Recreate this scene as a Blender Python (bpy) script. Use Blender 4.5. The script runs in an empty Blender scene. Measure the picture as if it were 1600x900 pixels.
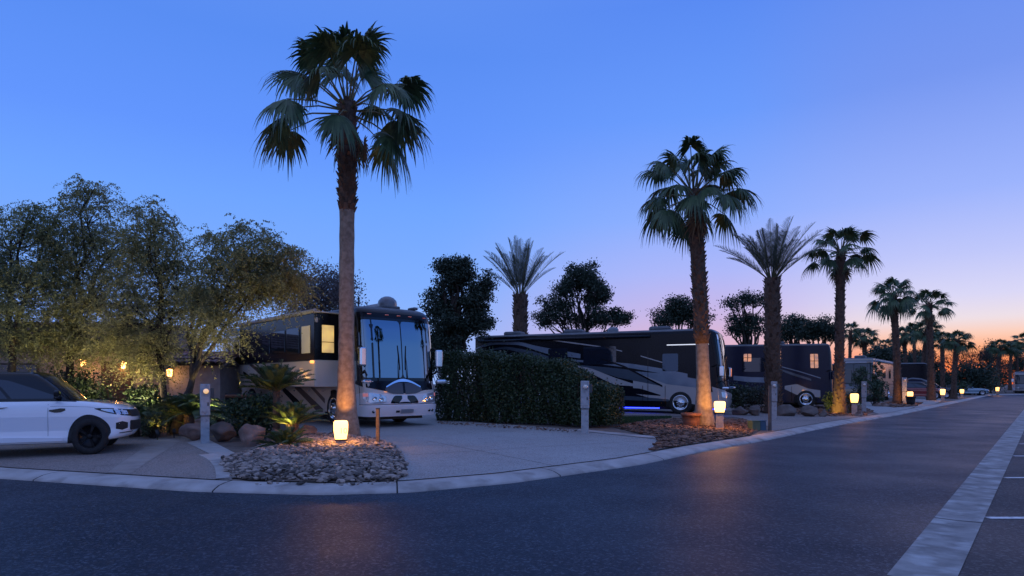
import bpy, bmesh, math, random
import numpy as np
from mathutils import Vector, Matrix
PI = math.pi
R = math.radians
rng = np.random.default_rng(7)
random.seed(7)
scene = bpy.context.scene
COL = scene.collection

# ---------------------------------------------------------------- materials
def srgb(r, g, b):
    f = lambda c: (c/255/12.92) if c/255 <= .04045 else ((c/255+.055)/1.055)**2.4
    return (f(r), f(g), f(b))

MATS = {}
def mat(name, c1, c2=None, scale=6., rough=.6, metal=0., bump=0., bscale=None, island=False, spec=.5, detail=4., trans=0., coat=0., wear=None):
    """procedural Principled material: two tones mixed by noise (or per loose piece), optional bump"""
    m = bpy.data.materials.new(name); MATS[name] = m
    m.use_nodes = True
    nt = m.node_tree; b = nt.nodes['Principled BSDF']
    b.inputs['Roughness'].default_value = rough
    b.inputs['Metallic'].default_value = metal
    b.inputs['Specular IOR Level'].default_value = spec
    if coat: b.inputs['Coat Weight'].default_value = coat; b.inputs['Coat Roughness'].default_value = .05
    tc = nt.nodes.new('ShaderNodeTexCoord')
    if c2 is None:
        b.inputs['Base Color'].default_value = (*c1, 1)
    else:
        mix = nt.nodes.new('ShaderNodeMix'); mix.data_type = 'RGBA'
        mix.inputs[6].default_value = (*c1, 1); mix.inputs[7].default_value = (*c2, 1)
        if island:
            g = nt.nodes.new('ShaderNodeNewGeometry')
            nt.links.new(g.outputs['Random Per Island'], mix.inputs[0])
        else:
            n = nt.nodes.new('ShaderNodeTexNoise'); n.inputs['Scale'].default_value = scale; n.inputs['Detail'].default_value = detail
            r = nt.nodes.new('ShaderNodeMapRange'); r.inputs[1].default_value = .35; r.inputs[2].default_value = .65
            nt.links.new(tc.outputs['Object'], n.inputs['Vector']); nt.links.new(n.outputs['Fac'], r.inputs[0])
            nt.links.new(r.outputs[0], mix.inputs[0])
        out = mix.outputs[2]
        if wear:
            n3 = nt.nodes.new('ShaderNodeTexNoise'); n3.inputs['Scale'].default_value = wear[1]; n3.inputs['Detail'].default_value = 6
            r3 = nt.nodes.new('ShaderNodeMapRange'); r3.inputs[1].default_value = .52; r3.inputs[2].default_value = .7
            nt.links.new(tc.outputs['Object'], n3.inputs['Vector']); nt.links.new(n3.outputs['Fac'], r3.inputs[0])
            mx = nt.nodes.new('ShaderNodeMix'); mx.data_type = 'RGBA'; mx.inputs[7].default_value = (*wear[0], 1)
            nt.links.new(out, mx.inputs[6]); nt.links.new(r3.outputs[0], mx.inputs[0]); out = mx.outputs[2]
        nt.links.new(out, b.inputs['Base Color'])
    if bump:
        n2 = nt.nodes.new('ShaderNodeTexNoise'); n2.inputs['Scale'].default_value = bscale or scale*3; n2.inputs['Detail'].default_value = 5
        bp = nt.nodes.new('ShaderNodeBump'); bp.inputs['Strength'].default_value = bump; bp.inputs['Distance'].default_value = .02
        nt.links.new(tc.outputs['Object'], n2.inputs['Vector']); nt.links.new(n2.outputs['Fac'], bp.inputs['Height'])
        nt.links.new(bp.outputs['Normal'], b.inputs['Normal'])
    if trans:
        tr = nt.nodes.new('ShaderNodeBsdfTranslucent'); mxs = nt.nodes.new('ShaderNodeMixShader'); mxs.inputs[0].default_value = trans
        if c2 is not None: nt.links.new(out, tr.inputs['Color'])
        else: tr.inputs['Color'].default_value = (*c1, 1)
        o = nt.nodes['Material Output']
        nt.links.new(b.outputs[0], mxs.inputs[1]); nt.links.new(tr.outputs[0], mxs.inputs[2]); nt.links.new(mxs.outputs[0], o.inputs['Surface'])
    return m

def glow(name, col, strength, noise=0.):
    m = bpy.data.materials.new(name); MATS[name] = m; m.use_nodes = True
    b = m.node_tree.nodes['Principled BSDF']
    b.inputs['Base Color'].default_value = (.6, .55, .45, 1)
    b.inputs['Emission Color'].default_value = (*col, 1); b.inputs['Emission Strength'].default_value = strength
    if noise:
        nt = m.node_tree
        tc = nt.nodes.new('ShaderNodeTexCoord'); n = nt.nodes.new('ShaderNodeTexNoise'); n.inputs['Scale'].default_value = noise
        r = nt.nodes.new('ShaderNodeMapRange'); r.inputs[1].default_value = .3; r.inputs[2].default_value = .7
        r.inputs[3].default_value = strength*.45; r.inputs[4].default_value = strength*1.3
        nt.links.new(tc.outputs['Object'], n.inputs['Vector']); nt.links.new(n.outputs['Fac'], r.inputs[0]); nt.links.new(r.outputs[0], b.inputs['Emission Strength'])
    return m

# ---------------------------------------------------------------- mesh collector
class MB:
    def __init__(s): s.V = []; s.n = 0; s.F = []
    def add(s, v, f, mi=0, smooth=False):
        v = np.asarray(v, float).reshape(-1, 3)
        if isinstance(f, np.ndarray): s.F.append((f + s.n, mi, smooth))
        else:
            by = {}
            for q in f: by.setdefault(len(q), []).append(q)
            for k, l in by.items(): s.F.append((np.asarray(l, int) + s.n, mi, smooth))
        s.V.append(v); s.n += len(v); return s
    def box(s, c, d, rz=0., mi=0, M=None):
        x, y, z = np.array(d)/2
        v = np.array([(-x,-y,-z),(x,-y,-z),(x,y,-z),(-x,y,-z),(-x,-y,z),(x,-y,z),(x,y,z),(-x,y,z)])
        if rz: v = v @ np.array([(math.cos(rz), math.sin(rz), 0), (-math.sin(rz), math.cos(rz), 0), (0, 0, 1)])
        if M is not None: v = v @ np.array(M).T
        return s.add(v + np.array(c), [(3,2,1,0),(4,5,6,7),(0,1,5,4),(1,2,6,5),(2,3,7,6),(3,0,4,7)], mi)
    def tube(s, pts, rad, n=8, mi=0, cap=True, smooth=True):
        pts = np.asarray(pts, float); m = len(pts)
        rad = np.broadcast_to(np.asarray(rad, float), (m,))
        t = np.gradient(pts, axis=0); t /= np.linalg.norm(t, axis=1)[:, None] + 1e-9
        up = np.array([0, 0, 1.]) if abs(t[0, 2]) < .9 else np.array([1., 0, 0])
        a = np.cross(t, up); a /= np.linalg.norm(a, axis=1)[:, None] + 1e-9
        b = np.cross(t, a)
        th = np.arange(n)*2*PI/n
        v = pts[:, None] + rad[:, None, None]*(np.cos(th)[None, :, None]*a[:, None] + np.sin(th)[None, :, None]*b[:, None])
        i = np.arange(m-1)[:, None]*n; j = np.arange(n)[None]; k = (j+1) % n
        f = np.stack([i+j, i+k, i+n+k, i+n+j], -1).reshape(-1, 4)
        base = s.n
        s.add(v.reshape(-1, 3), f, mi, smooth)
        if cap:
            s.F.append((np.arange(n)[None, ::-1] + base, mi, False)); s.F.append((np.arange(n)[None] + base + (m-1)*n, mi, False))
        return s
    def lathe(s, prof, n=20, c=(0, 0, 0), axis='z', mi=0, smooth=True):
        p = np.asarray(prof, float); th = np.arange(n)*2*PI/n; m = len(p)
        v = np.stack([p[:, 0, None]*np.cos(th), p[:, 0, None]*np.sin(th), np.repeat(p[:, 1, None], n, 1)], -1).reshape(-1, 3)
        if axis == 'y': v = v[:, [0, 2, 1]]*np.array([1, -1, 1])
        if axis == 'x': v = v[:, [2, 0, 1]]
        i = np.arange(m-1)[:, None]*n; j = np.arange(n)[None]; k = (j+1) % n
        return s.add(v + np.array(c), np.stack([i+j, i+k, i+n+k, i+n+j], -1).reshape(-1, 4), mi, smooth)
    def quads(s, v, mi=0, smooth=False):
        v = np.asarray(v, float).reshape(-1, 3)
        return s.add(v, np.arange(len(v)).reshape(-1, 4), mi, smooth)
    def tris(s, v, mi=0):
        v = np.asarray(v, float).reshape(-1, 3)
        return s.add(v, np.arange(len(v)).reshape(-1, 3), mi)
    def grid(s, g, mi=0, smooth=True, flip=False):
        g = np.asarray(g, float); a, b = g.shape[:2]
        i = np.arange(a-1)[:, None]*b; j = np.arange(b-1)[None]
        f = np.stack([i+j, i+j+1, i+b+j+1, i+b+j], -1).reshape(-1, 4)
        if flip: f = f[:, ::-1]
        return s.add(g.reshape(-1, 3), f, mi, smooth)
    def build(s, name, mats, parent=None, bevel=0.):
        me = bpy.data.meshes.new(name)
        V = np.concatenate(s.V)
        me.vertices.add(len(V)); me.vertices.foreach_set('co', V.ravel())
        tot = np.concatenate([np.full(len(f), f.shape[1]) for f, _, _ in s.F])
        lv = np.concatenate([f.ravel() for f, _, _ in s.F])
        me.loops.add(len(lv)); me.loops.foreach_set('vertex_index', lv.astype(np.int32))
        me.polygons.add(len(tot))
        st = np.concatenate([[0], np.cumsum(tot)[:-1]])
        me.polygons.foreach_set('loop_start', st.astype(np.int32))
        me.polygons.foreach_set('material_index', np.concatenate([np.full(len(f), mi) for f, mi, _ in s.F]).astype(np.int32))
        me.polygons.foreach_set('use_smooth', np.concatenate([np.full(len(f), sm) for f, _, sm in s.F]).astype(bool))
        for m in (mats if isinstance(mats, (list, tuple)) else [mats]): me.materials.append(MATS[m] if isinstance(m, str) else m)
        me.update(calc_edges=True); me.validate()
        o = bpy.data.objects.new(name, me); COL.objects.link(o)
        if parent is not None: o.parent = parent
        if bevel:
            b = o.modifiers.new('bevel', 'BEVEL'); b.width = bevel; b.segments = 2; b.limit_method = 'ANGLE'
        return o

# ---------------------------------------------------------------- scene objects
def tag(o, label=None, cat=None, group=None, kind=None):
    for k, v in (('label', label), ('category', cat), ('group', group), ('kind', kind)):
        if v: o[k] = v
    return o
def thing(name, label, cat, loc=(0, 0, 0), rz=0., group=None, scale=1.):
    o = bpy.data.objects.new(name, None); COL.objects.link(o)
    o.location = loc; o.rotation_euler = (0, 0, rz); o.scale = (scale,)*3; o.empty_display_size = .2
    return tag(o, label, cat, group)
def dup(root, loc, rz=0., scale=None, label=None, group=None):
    r = root.copy(); COL.objects.link(r); r.location = loc; r.rotation_euler = (0, 0, rz)
    if scale is not None: r.scale = scale if hasattr(scale, '__len__') else (scale,)*3
    if label: r['label'] = label
    if group: r['group'] = group
    for ch in list(root.children):
        c = ch.copy(); COL.objects.link(c); c.parent = r
        for g in list(ch.children):
            d = g.copy(); COL.objects.link(d); d.parent = c
    return r
def structure(o, label=None): return tag(o, label, kind='structure')

# ---------------------------------------------------------------- camera model and the lie of the land
CH, F, HOR = 1.6, 1000., 600.            # eye height; focal length and horizon row of the 1600 px wide photograph
KERB = [(-60, 28), (-30, 18), (-14, 12.6), (-8.65, 10.8), (-4.76, 9.5), (-2.76, 9.2), (-1.5, 9.41), (0, 10.3), (2.52, 12.6), (4.5, 15.1),
        (7.3, 18.2), (11.9, 23.9), (20, 33), (40, 57), (59, 80), (68, 91), (75, 95.5), (92, 97), (140, 97), (400, 97)]
def smooth_kerb():
    p = np.array(KERB, float); r = p[:, 0]/p[:, 1]
    rr = np.concatenate([np.linspace(r[0], -.86, 30), np.linspace(-.85, .5, 160), np.linspace(.505, .80, 120), np.linspace(.81, r[-1], 30)])
    iy = np.interp(rr, r, 1/p[:, 1])
    k = np.hanning(9)[1:-1]; k /= k.sum()
    pad = np.concatenate([np.full(3, iy[0]), iy, np.full(3, iy[-1])])
    iy = np.convolve(pad, k, 'valid')
    return rr, np.stack([rr/iy, 1/iy], 1)
KR, KP = smooth_kerb()
_t = np.gradient(KP, axis=0); _t /= np.linalg.norm(_t, axis=1)[:, None]
KN = np.stack([-_t[:, 1], _t[:, 0]], 1)          # towards the lots
KW, KH = .50, .10
def kerb_dist(x, y):
    d = np.hypot(KP[:, 0]-x, KP[:, 1]-y); i = int(d.argmin()); best = d[i]
    for j in (i-1, i):
        if 0 <= j < len(KP)-1:
            a, b = KP[j], KP[j+1]; ab = b-a
            t = min(1, max(0, ((x-a[0])*ab[0]+(y-a[1])*ab[1])/(ab@ab)))
            best = min(best, math.hypot(x-a[0]-t*ab[0], y-a[1]-t*ab[1]))
    return best
def G(x, y):
    d = max(0, kerb_dist(x, y)-KW)
    return KH + .34*(1-math.exp(-.022*d/.34*1.25))
def onlots(x, y): return y > np.interp(x/y if y > 0 else -9, KR, KP[:, 1])
def at(px, Y, z=None):
    x = (px-800)/F*Y
    return (x, Y, G(x, Y) if z is None else z)
def gp(px, py, lots=True):
    """the ground point seen at a pixel of the 1600 x 900 photograph"""
    Y = CH/max(1e-3, (py-HOR)/F)
    if lots:
        for _ in range(25):
            x = (px-800)/F*Y
            Y = .5*Y + .5*(CH-G(x, Y))/((py-HOR)/F)
    return ((px-800)/F*Y, Y)
def zat(py, Y): return CH + (HOR-py)/F*Y
def kb(px, off=KW+.004):
    r = (px-800)/F
    i = int(np.abs(KR-r).argmin()); p = KP[i]+KN[i]*off
    return (float(p[0]), float(p[1]))
# ---------------------------------------------------------------- palette
mat('asphalt', (.008, .009, .012), (.020, .021, .025), scale=55, rough=.52, spec=.21, bump=.35, bscale=160, detail=8, wear=((.026, .027, .030), .35))
mat('asphalt_lot', (.020, .021, .025), (.040, .042, .048), scale=60, rough=.7, bump=.3, bscale=140, detail=8, wear=((.075, .077, .082), .5))
mat('soil', (.11, .085, .070), (.19, .145, .12), scale=5, rough=.95, bump=.5, bscale=20)
mat('soil_dark', (.05, .045, .042), (.08, .07, .065), scale=9, rough=.95)
mat('kerb', (.34, .31, .29), (.46, .43, .41), scale=2.2, rough=.85, bump=.15, bscale=60, wear=((.20, .18, .165), 1.6))
mat('gutter', (.17, .165, .16), (.33, .32, .305), scale=3, rough=.85, bump=.2, bscale=60, wear=((.46, .46, .45), 2.6))
mat('concrete', (.26, .225, .195), (.35, .31, .27), scale=1.1, rough=.8, bump=.12, bscale=90, wear=((.20, .185, .18), .5))
mat('concrete_warm', (.24, .19, .17), (.31, .26, .235), scale=1.5, rough=.85, bump=.15, bscale=80, wear=((.20, .16, .145), .6))
mat('paver_band', (.25, .215, .19), (.33, .29, .26), scale=3, rough=.85, bump=.1, bscale=60)
mat('pad', (.33, .32, .31), (.42, .41, .40), scale=3, rough=.85, bump=.1, bscale=60)
mat('paint_white', (.62, .63, .64), (.75, .76, .76), scale=9, rough=.7, wear=((.2, .2, .21), 14))
mat('pebble', (.045, .036, .032), (.40, .32, .27), rough=.75, island=True)
mat('chips', (.06, .03, .022), (.26, .14, .09), rough=.9, island=True)
mat('lawn', (.012, .04, .010), (.03, .075, .018), rough=.8, island=True)
mat('boulder', (.13, .085, .07), (.24, .16, .13), scale=2.2, rough=.9, bump=.8, bscale=7, wear=((.32, .23, .19), 3))
mat('boulder_grey', (.085, .068, .06), (.155, .12, .105), scale=2.2, rough=.9, bump=.7, bscale=7)
mat('palm_bark', (.20, .145, .105), (.32, .25, .19), scale=9, rough=.9, bump=.5, bscale=22)
mat('palm_boots', (.06, .038, .026), (.17, .105, .07), rough=.95, island=True)
mat('palm_core', (.075, .046, .032), (.14, .085, .058), scale=14, rough=.95, bump=.6, bscale=30)
mat('fan_leaf', (.034, .068, .026), (.095, .15, .062), rough=.5, island=True, trans=.12)
mat('dead_leaf', (.16, .11, .06), (.26, .19, .11), rough=.8, island=True, trans=.2)
mat('petiole', (.09, .10, .04), (.16, .15, .07), scale=4, rough=.6)
mat('date_leaf', (.028, .042, .030), (.075, .095, .065), rough=.55, island=True, trans=.15)
mat('cycad_leaf', (.03, .062, .018), (.10, .15, .045), rough=.4, island=True, trans=.1)
mat('feather_leaf', (.17, .165, .068), (.36, .33, .135), rough=.75, island=True, trans=.42)
mat('feather_leaf_green', (.14, .155, .065), (.31, .31, .13), rough=.75, island=True, trans=.42)
mat('ash_leaf', (.10, .085, .085), (.19, .16, .15), rough=.8, island=True, trans=.2)
mat('dark_leaf', (.018, .034, .020), (.050, .075, .045), rough=.6, island=True, trans=.15)
mat('hedge_leaf', (.020, .040, .016), (.065, .10, .040), rough=.5, island=True, trans=.15)
mat('shrub_leaf', (.020, .040, .016), (.06, .095, .04), rough=.55, island=True, trans=.15)
mat('bark', (.035, .026, .020), (.075, .055, .042), scale=8, rough=.95, bump=.6, bscale=25)
mat('car_white', (.84, .87, .92), rough=.2, coat=1., spec=.5)
mat('car_red', (.23, .012, .014), rough=.25, coat=1.)
mat('car_dark', (.012, .014, .02), rough=.2, coat=1.)
mat('car_blue', (.22, .34, .42), rough=.25, coat=1., metal=.3)
mat('gloss_black', (.004, .004, .006), rough=.08, spec=.5)
mat('matt_black', (.012, .012, .013), (.02, .02, .021), scale=8, rough=.65)
mat('rubber', (.010, .010, .011), (.018, .018, .018), scale=14, rough=.8)
mat('dark_rim', (.012, .012, .014), rough=.35, metal=.6)
mat('chrome', (.75, .77, .80), rough=.12, metal=1.)
mat('alloy', (.55, .56, .60), rough=.3, metal=1.)
mat('car_glass', (.010, .016, .028), rough=.03, spec=.9)
mat('bus_glass', (.21, .28, .33), rough=.025, metal=1.)
mat('side_glass', (.05, .075, .11), rough=.04, metal=.75)
mat('door_glass', (.28, .38, .42), rough=.08, metal=.7)
mat('lens_clear', (.62, .64, .68), rough=.1, metal=.55)
mat('lens_red', (.30, .02, .012), rough=.15)
mat('bus_cream', (.62, .56, .49), (.67, .61, .54), scale=1.2, rough=.3, coat=.6)
mat('bus_white', (.72, .71, .72), (.78, .77, .78), scale=1.2, rough=.28, coat=.6)
mat('bus_black', (.004, .005, .009), (.006, .007, .012), scale=2, rough=.18, spec=.25)
mat('bus_brown', (.06, .045, .042), rough=.3, coat=.6)
mat('bus_navy', (.005, .008, .028), (.007, .011, .036), scale=2, rough=.2, spec=.35)
mat('bus_silver', (.16, .20, .26), (.20, .25, .31), scale=1.5, rough=.3, metal=.35, coat=.5)
mat('bus_slate', (.06, .085, .115), rough=.3, metal=.3, coat=.5)
mat('bus_pale', (.40, .38, .37), rough=.3, coat=.5)
mat('bus_tan', (.28, .22, .15), (.34, .27, .19), scale=2, rough=.4, coat=.3)
mat('bus_grey', (.16, .17, .19), rough=.35, coat=.4)
mat('roof_grey', (.10, .105, .115), (.15, .155, .165), scale=3, rough=.7)
mat('canvas', (.32, .33, .35), (.42, .43, .45), scale=3, rough=.8)
mat('box_grey', (.30, .33, .36), (.38, .41, .44), scale=7, rough=.55, wear=((.22, .23, .25), 9))
mat('box_dark', (.05, .055, .06), (.08, .085, .09), scale=7, rough=.5)
mat('dial_glass', (.75, .70, .62), rough=.15)
mat('post_stone', (.30, .27, .25), (.40, .37, .35), scale=14, rough=.9, bump=.3, bscale=70)
mat('post_brown', (.085, .055, .042), (.14, .095, .07), scale=18, rough=.7)
mat('terracotta', (.19, .075, .045), (.28, .12, .07), scale=7, rough=.85, bump=.2)
mat('stucco', (.40, .29, .22), (.48, .36, .28), scale=5, rough=.95, bump=.3, bscale=60)
mat('stucco_grey', (.36, .33, .34), (.44, .41, .41), scale=5, rough=.95, bump=.3, bscale=60)
mat('roof_tile', (.14, .07, .06), (.30, .17, .15), rough=.85, island=True)
mat('wood_dark', (.06, .035, .024), (.10, .06, .04), scale=10, rough=.7)
mat('box_green', (.06, .10, .06), (.09, .13, .08), scale=5, rough=.6)
mat('box_blue', (.05, .10, .16), (.07, .13, .20), scale=5, rough=.6)
glow('lamp_shade', (1., .50, .13), 4.2)
glow('lamp_shade_far', (1., .48, .11), 3.6)
glow('wall_light', (1., .42, .10), 9.)
glow('window_yellow', (1., .62, .10), .62, noise=2.2)
glow('window_dim', (.9, .62, .16), .10, noise=2.0)
glow('window_orange', (1., .36, .06), .55, noise=5.)
glow('marker_amber', (1., .34, .04), 2.2)
glow('marker_dim', (1., .12, .03), .25)
glow('led_blue', (.012, .025, 1.), 8.)
glow('led_white', (.8, .85, 1.), .9)
glow('spot_lens', (1., .66, .16), 6.)

def ground_detail(name, dark, light, speck, speck_scale, crack=.0, tracks=0., stain=(.02, .02, .02)):
    """rework a ground material: two sizes of aggregate, broad patches, hairline cracks and wheel polished bands"""
    m = MATS[name]; nt = m.node_tree; N = nt.nodes.new; K = nt.links.new; b = nt.nodes['Principled BSDF']; tc = N('ShaderNodeTexCoord')
    def noise(sc, det=4, vec=None):
        n = N('ShaderNodeTexNoise'); n.inputs['Scale'].default_value = sc; n.inputs['Detail'].default_value = det; K(vec or tc.outputs['Object'], n.inputs['Vector']); return n.outputs['Fac']
    def rng_(v, a, c, lo=0., hi=1.):
        n = N('ShaderNodeMapRange'); n.inputs[1].default_value = a; n.inputs[2].default_value = c; n.inputs[3].default_value = lo; n.inputs[4].default_value = hi; K(v, n.inputs[0]); return n.outputs[0]
    def mix(f, a, c):
        n = N('ShaderNodeMix'); n.data_type = 'RGBA'
        K(f, n.inputs[0])
        for i, v in ((6, a), (7, c)):
            if isinstance(v, tuple): n.inputs[i].default_value = (*v, 1)
            else: K(v, n.inputs[i])
        return n.outputs[2]
    c = mix(rng_(noise(.22, 6), .38, .62), dark, light)
    c = mix(rng_(noise(1.7, 6), .54, .72, 0, .55), c, stain)
    v = N('ShaderNodeTexVoronoi'); v.inputs['Scale'].default_value = speck_scale; K(tc.outputs['Object'], v.inputs['Vector'])
    sx = N('ShaderNodeSeparateColor'); K(v.outputs['Color'], sx.inputs[0])
    c = mix(rng_(sx.outputs[0], .62, .98, 0, .85), c, speck)
    c = mix(rng_(sx.outputs[1], .70, 1., 0, .8), c, tuple(x*.35 for x in dark))
    if crack:
        wv = N('ShaderNodeVectorMath'); wv.operation = 'ADD'; nn = N('ShaderNodeTexNoise'); nn.inputs['Scale'].default_value = .9; nn.inputs['Detail'].default_value = 6
        K(tc.outputs['Object'], nn.inputs['Vector']); K(tc.outputs['Object'], wv.inputs[0]); K(nn.outputs['Color'], wv.inputs[1])
        d = N('ShaderNodeTexVoronoi'); d.feature = 'DISTANCE_TO_EDGE'; d.inputs['Scale'].default_value = crack; K(wv.outputs[0], d.inputs['Vector'])
        msk = N('ShaderNodeMath'); msk.operation = 'MULTIPLY'; K(rng_(d.outputs['Distance'], .0, .0028, 1, 0), msk.inputs[0]); K(rng_(noise(.13, 2), .50, .58), msk.inputs[1])
        c = mix(msk.outputs[0], c, tuple(x*.3 for x in dark))
    for l in list(nt.links):
        if l.to_socket == b.inputs['Base Color']: nt.links.remove(l)
    K(c, b.inputs['Base Color']); K(rng_(noise(.5, 5), .3, .7, b.inputs['Roughness'].default_value-.08, b.inputs['Roughness'].default_value+.1), b.inputs['Roughness'])
ground_detail('asphalt', (.011, .0165, .029), (.018, .026, .043), (.085, .10, .13), 42, .16, stain=(.008, .0095, .015))
ground_detail('asphalt_lot', (.018, .020, .026), (.028, .030, .037), (.09, .095, .105), 42, .2, stain=(.012, .013, .017))
ground_detail('concrete', (.275, .265, .255), (.36, .35, .34), (.42, .41, .40), 60, 0, stain=(.215, .205, .195))
ground_detail('concrete_warm', (.20, .16, .14), (.27, .225, .20), (.38, .33, .30), 60, 0, stain=(.14, .11, .095))
# ---------------------------------------------------------------- ground, road, kerb
def lots_ground():
    m = MB(); sel = np.arange(len(KR))
    ms = np.concatenate([[0, .25, .5, 1, 1.5, 2, 3, 4, 5, 6, 8, 10, 12, 14, 17, 20, 24, 28, 34, 40, 50, 65, 85, 110, 150, 220, 350, 700, 1500, 3500]])
    g = []
    for i in sel:
        p = KP[i]+KN[i]*(KW-.03); d = p/np.linalg.norm(p); row = []
        for a in ms:
            q = p+d*a; row.append((q[0], q[1], G(q[0], q[1])-.004 if a < 300 else .44))
        g.append(row)
    m.grid(g, smooth=True, flip=True)
    structure(m.build('ground', 'soil'), 'bare brown earth of the lots behind the kerb')
lots_ground()
m = MB(); m.lathe([(0.001, -.12), (900, -.12), (4500, -.12)], n=48, mi=0); structure(m.build('terrain', 'soil'), 'flat earth reaching to the horizon')

def flat_sheet(name, pts, z, material, label):
    bm = bmesh.new()
    f = bm.faces.new([bm.verts.new((x, y, z)) for x, y in pts]); bmesh.ops.triangulate(bm, faces=[f])
    for q in bm.faces:
        if q.normal.z < 0: q.normal_flip()
    me = bpy.data.meshes.new(name); bm.to_mesh(me); bm.free(); me.materials.append(MATS[material])
    o = bpy.data.objects.new(name, me); COL.objects.link(o); return structure(o, label)
kin = [(float(p[0]), float(p[1])) for p in KP[::3]]
flat_sheet('road', kin + [(400, -300), (-300, -300), (-300, 28)], 0., 'asphalt', 'dark blue grey asphalt road curving past the lots')
g0, g1 = np.array((3.12, 5.33)), np.array((32., 40.)); gd = (g1-g0)/np.linalg.norm(g1-g0); gn = np.array((gd[1], -gd[0]))
def gut(t, o): q = g0+gd*t+gn*o; return (float(q[0]), float(q[1]))
flat_sheet('parking_lot', [gut(-40, .42), gut(112, .42), gut(112, 220), gut(-40, 220)], .004, 'asphalt_lot', 'asphalt parking area right of the concrete gutter')
m = MB()                                     # shallow V gutter of cast slabs with open joints
t = -6.0
while t < 110:
    L = 2.96
    a = [(0, .010), (.22, .006), (.46, .012)]
    m.grid([[(*gut(t, o), z) for o, z in a], [(*gut(t+L, o), z) for o, z in a]], smooth=False)
    t += 3.0
m.grid([[(*gut(-6, o), .005) for o in (0, .46)], [(*gut(110, o), .005) for o in (0, .46)]], mi=1, smooth=False)
structure(m.build('gutter', ['gutter', 'matt_black']), 'weathered concrete drainage strip along the right of the road')
for i, py in enumerate((810, 747, 713, 694, 679, 668.5, 661, 655, 650)):
    x, y = gp(1560, py, False)
    x0 = 3.12+(y-5.33)/1.2003+.80*.72
    w = .055
    mm = MB(); mm.grid([[(x0+.05, y-w, .009), (x0+.05, y+w, .009)], [(x0+5.2, y-w, .009), (x0+5.2, y+w, .009)]], smooth=False, flip=True)
    structure(mm.build('parking_line', 'paint_white'), 'white painted parking bay line')

m = MB(); prof = [(0, -.05), (0, .018), (.06, .045), (.16, .078), (.30, .096), (.44, .102), (KW, .100), (KW, -.05)]
seg = [0]
cum = np.concatenate([[0], np.cumsum(np.linalg.norm(np.diff(KP, axis=0), axis=1))])
joint_px = (55, 335, 622, 872, 1040, 1170)
jn = [int(np.abs(KR-(p-800)/F).argmin()) for p in joint_px]
a0 = jn[0]
starts = sorted(set([0] + jn + [int(np.abs(cum-c).argmin()) for c in np.arange(cum[jn[-1]]+3, cum[-1], 3.4)] + [int(np.abs(cum-c).argmin()) for c in np.arange(cum[jn[0]]-3.5, 0, -3.4)] + [len(KP)-1]))
for a, b in zip(starts[:-1], starts[1:]):
    if b <= a: continue
    pts = [KP[i] for i in range(a, b+1)]; nn = [KN[i] for i in range(a, b+1)]
    tt = (pts[1]-pts[0]); tt = tt/np.linalg.norm(tt); te = pts[-1]-pts[-2]; te = te/np.linalg.norm(te)
    pts[0] = pts[0]+tt*.012; pts[-1] = pts[-1]-te*.012
    m.grid([[(*(p+n*o), z) for o, z in prof] for p, n in zip(pts, nn)], smooth=True, flip=True)
m.grid([[(*(p+n*o), z) for o, z in ((.004, -.05), (.004, .010), (.16, .068), (.44, .094), (.49, -.05))] for p, n in zip(KP, KN)], mi=1, flip=True)
structure(m.build('kerb', ['kerb', 'matt_black']), 'pale rolled concrete kerb between the road and the lots')

def sheet(name, pts, material, label, lift=.012, cell=.8):
    """a paved patch draped on the sloping lots"""
    bm = bmesh.new()
    bm.faces.new([bm.verts.new((x, y, 0)) for x, y in pts])
    xs = [p[0] for p in pts]; ys = [p[1] for p in pts]
    for ax, lo, hi in ((0, min(xs), max(xs)), (1, min(ys), max(ys))):
        c = lo+cell
        while c < hi:
            no = (1, 0, 0) if ax == 0 else (0, 1, 0); co = (c, 0, 0) if ax == 0 else (0, c, 0)
            bmesh.ops.bisect_plane(bm, geom=bm.verts[:]+bm.edges[:]+bm.faces[:], plane_co=co, plane_no=no); c += cell
    bmesh.ops.triangulate(bm, faces=bm.faces[:])
    for v in bm.verts: v.co.z = G(v.co.x, v.co.y)+lift
    for f in bm.faces:
        if f.normal.z < 0: f.normal_flip()
        f.smooth = True
    me = bpy.data.meshes.new(name); bm.to_mesh(me); bm.free(); me.materials.append(MATS[material])
    o = bpy.data.objects.new(name, me); COL.objects.link(o); return structure(o, label)
def smoothpoly(pts, k=3):
    p = np.array(pts, float)
    for _ in range(k): p = np.stack([.75*p+.25*np.roll(p, -1, 0), .25*p+.75*np.roll(p, -1, 0)], 1).reshape(-1, 2)
    return [tuple(q) for q in p]
sheet('driveway', [kb(p) for p in range(590, 1062, 10)] + [gp(1040, 687.3), gp(1010, 681.5), gp(905, 672), gp(690, 657), (0, 27), (-7, 36), (-15, 31), gp(400, 650), gp(500, 680)], 'concrete', 'exposed aggregate driveway in front of the cream motorhome')
for pa, pb in (((668, 690), (905, 735)), ((640, 712), (1000, 690))):
    A_, B_ = np.array(gp(*pa)), np.array(gp(*pb)); d_ = (B_-A_)/np.linalg.norm(B_-A_); n_ = np.array((-d_[1], d_[0]))*.007
    mm = MB(); mm.grid([[(*(A_+(B_-A_)*q+n_*k), G(*(A_+(B_-A_)*q+n_*k))+.016) for k in (-1, 1)] for q in np.linspace(0, 1, 30)], smooth=False, flip=True); structure(mm.build('saw_cut', 'soil_dark'), 'thin saw cut joint across the driveway')
sheet('driveway', [kb(p) for p in range(1228, 1380, 12)] + [gp(1372, 646), gp(1340, 647), gp(1240, 643), gp(1150, 637), (4.5, 40), (-4, 41), gp(962, 638), gp(962, 649), gp(1150, 652), gp(1206, 668)], 'concrete_warm', 'warm grey driveway beside the second palm bed')
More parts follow.
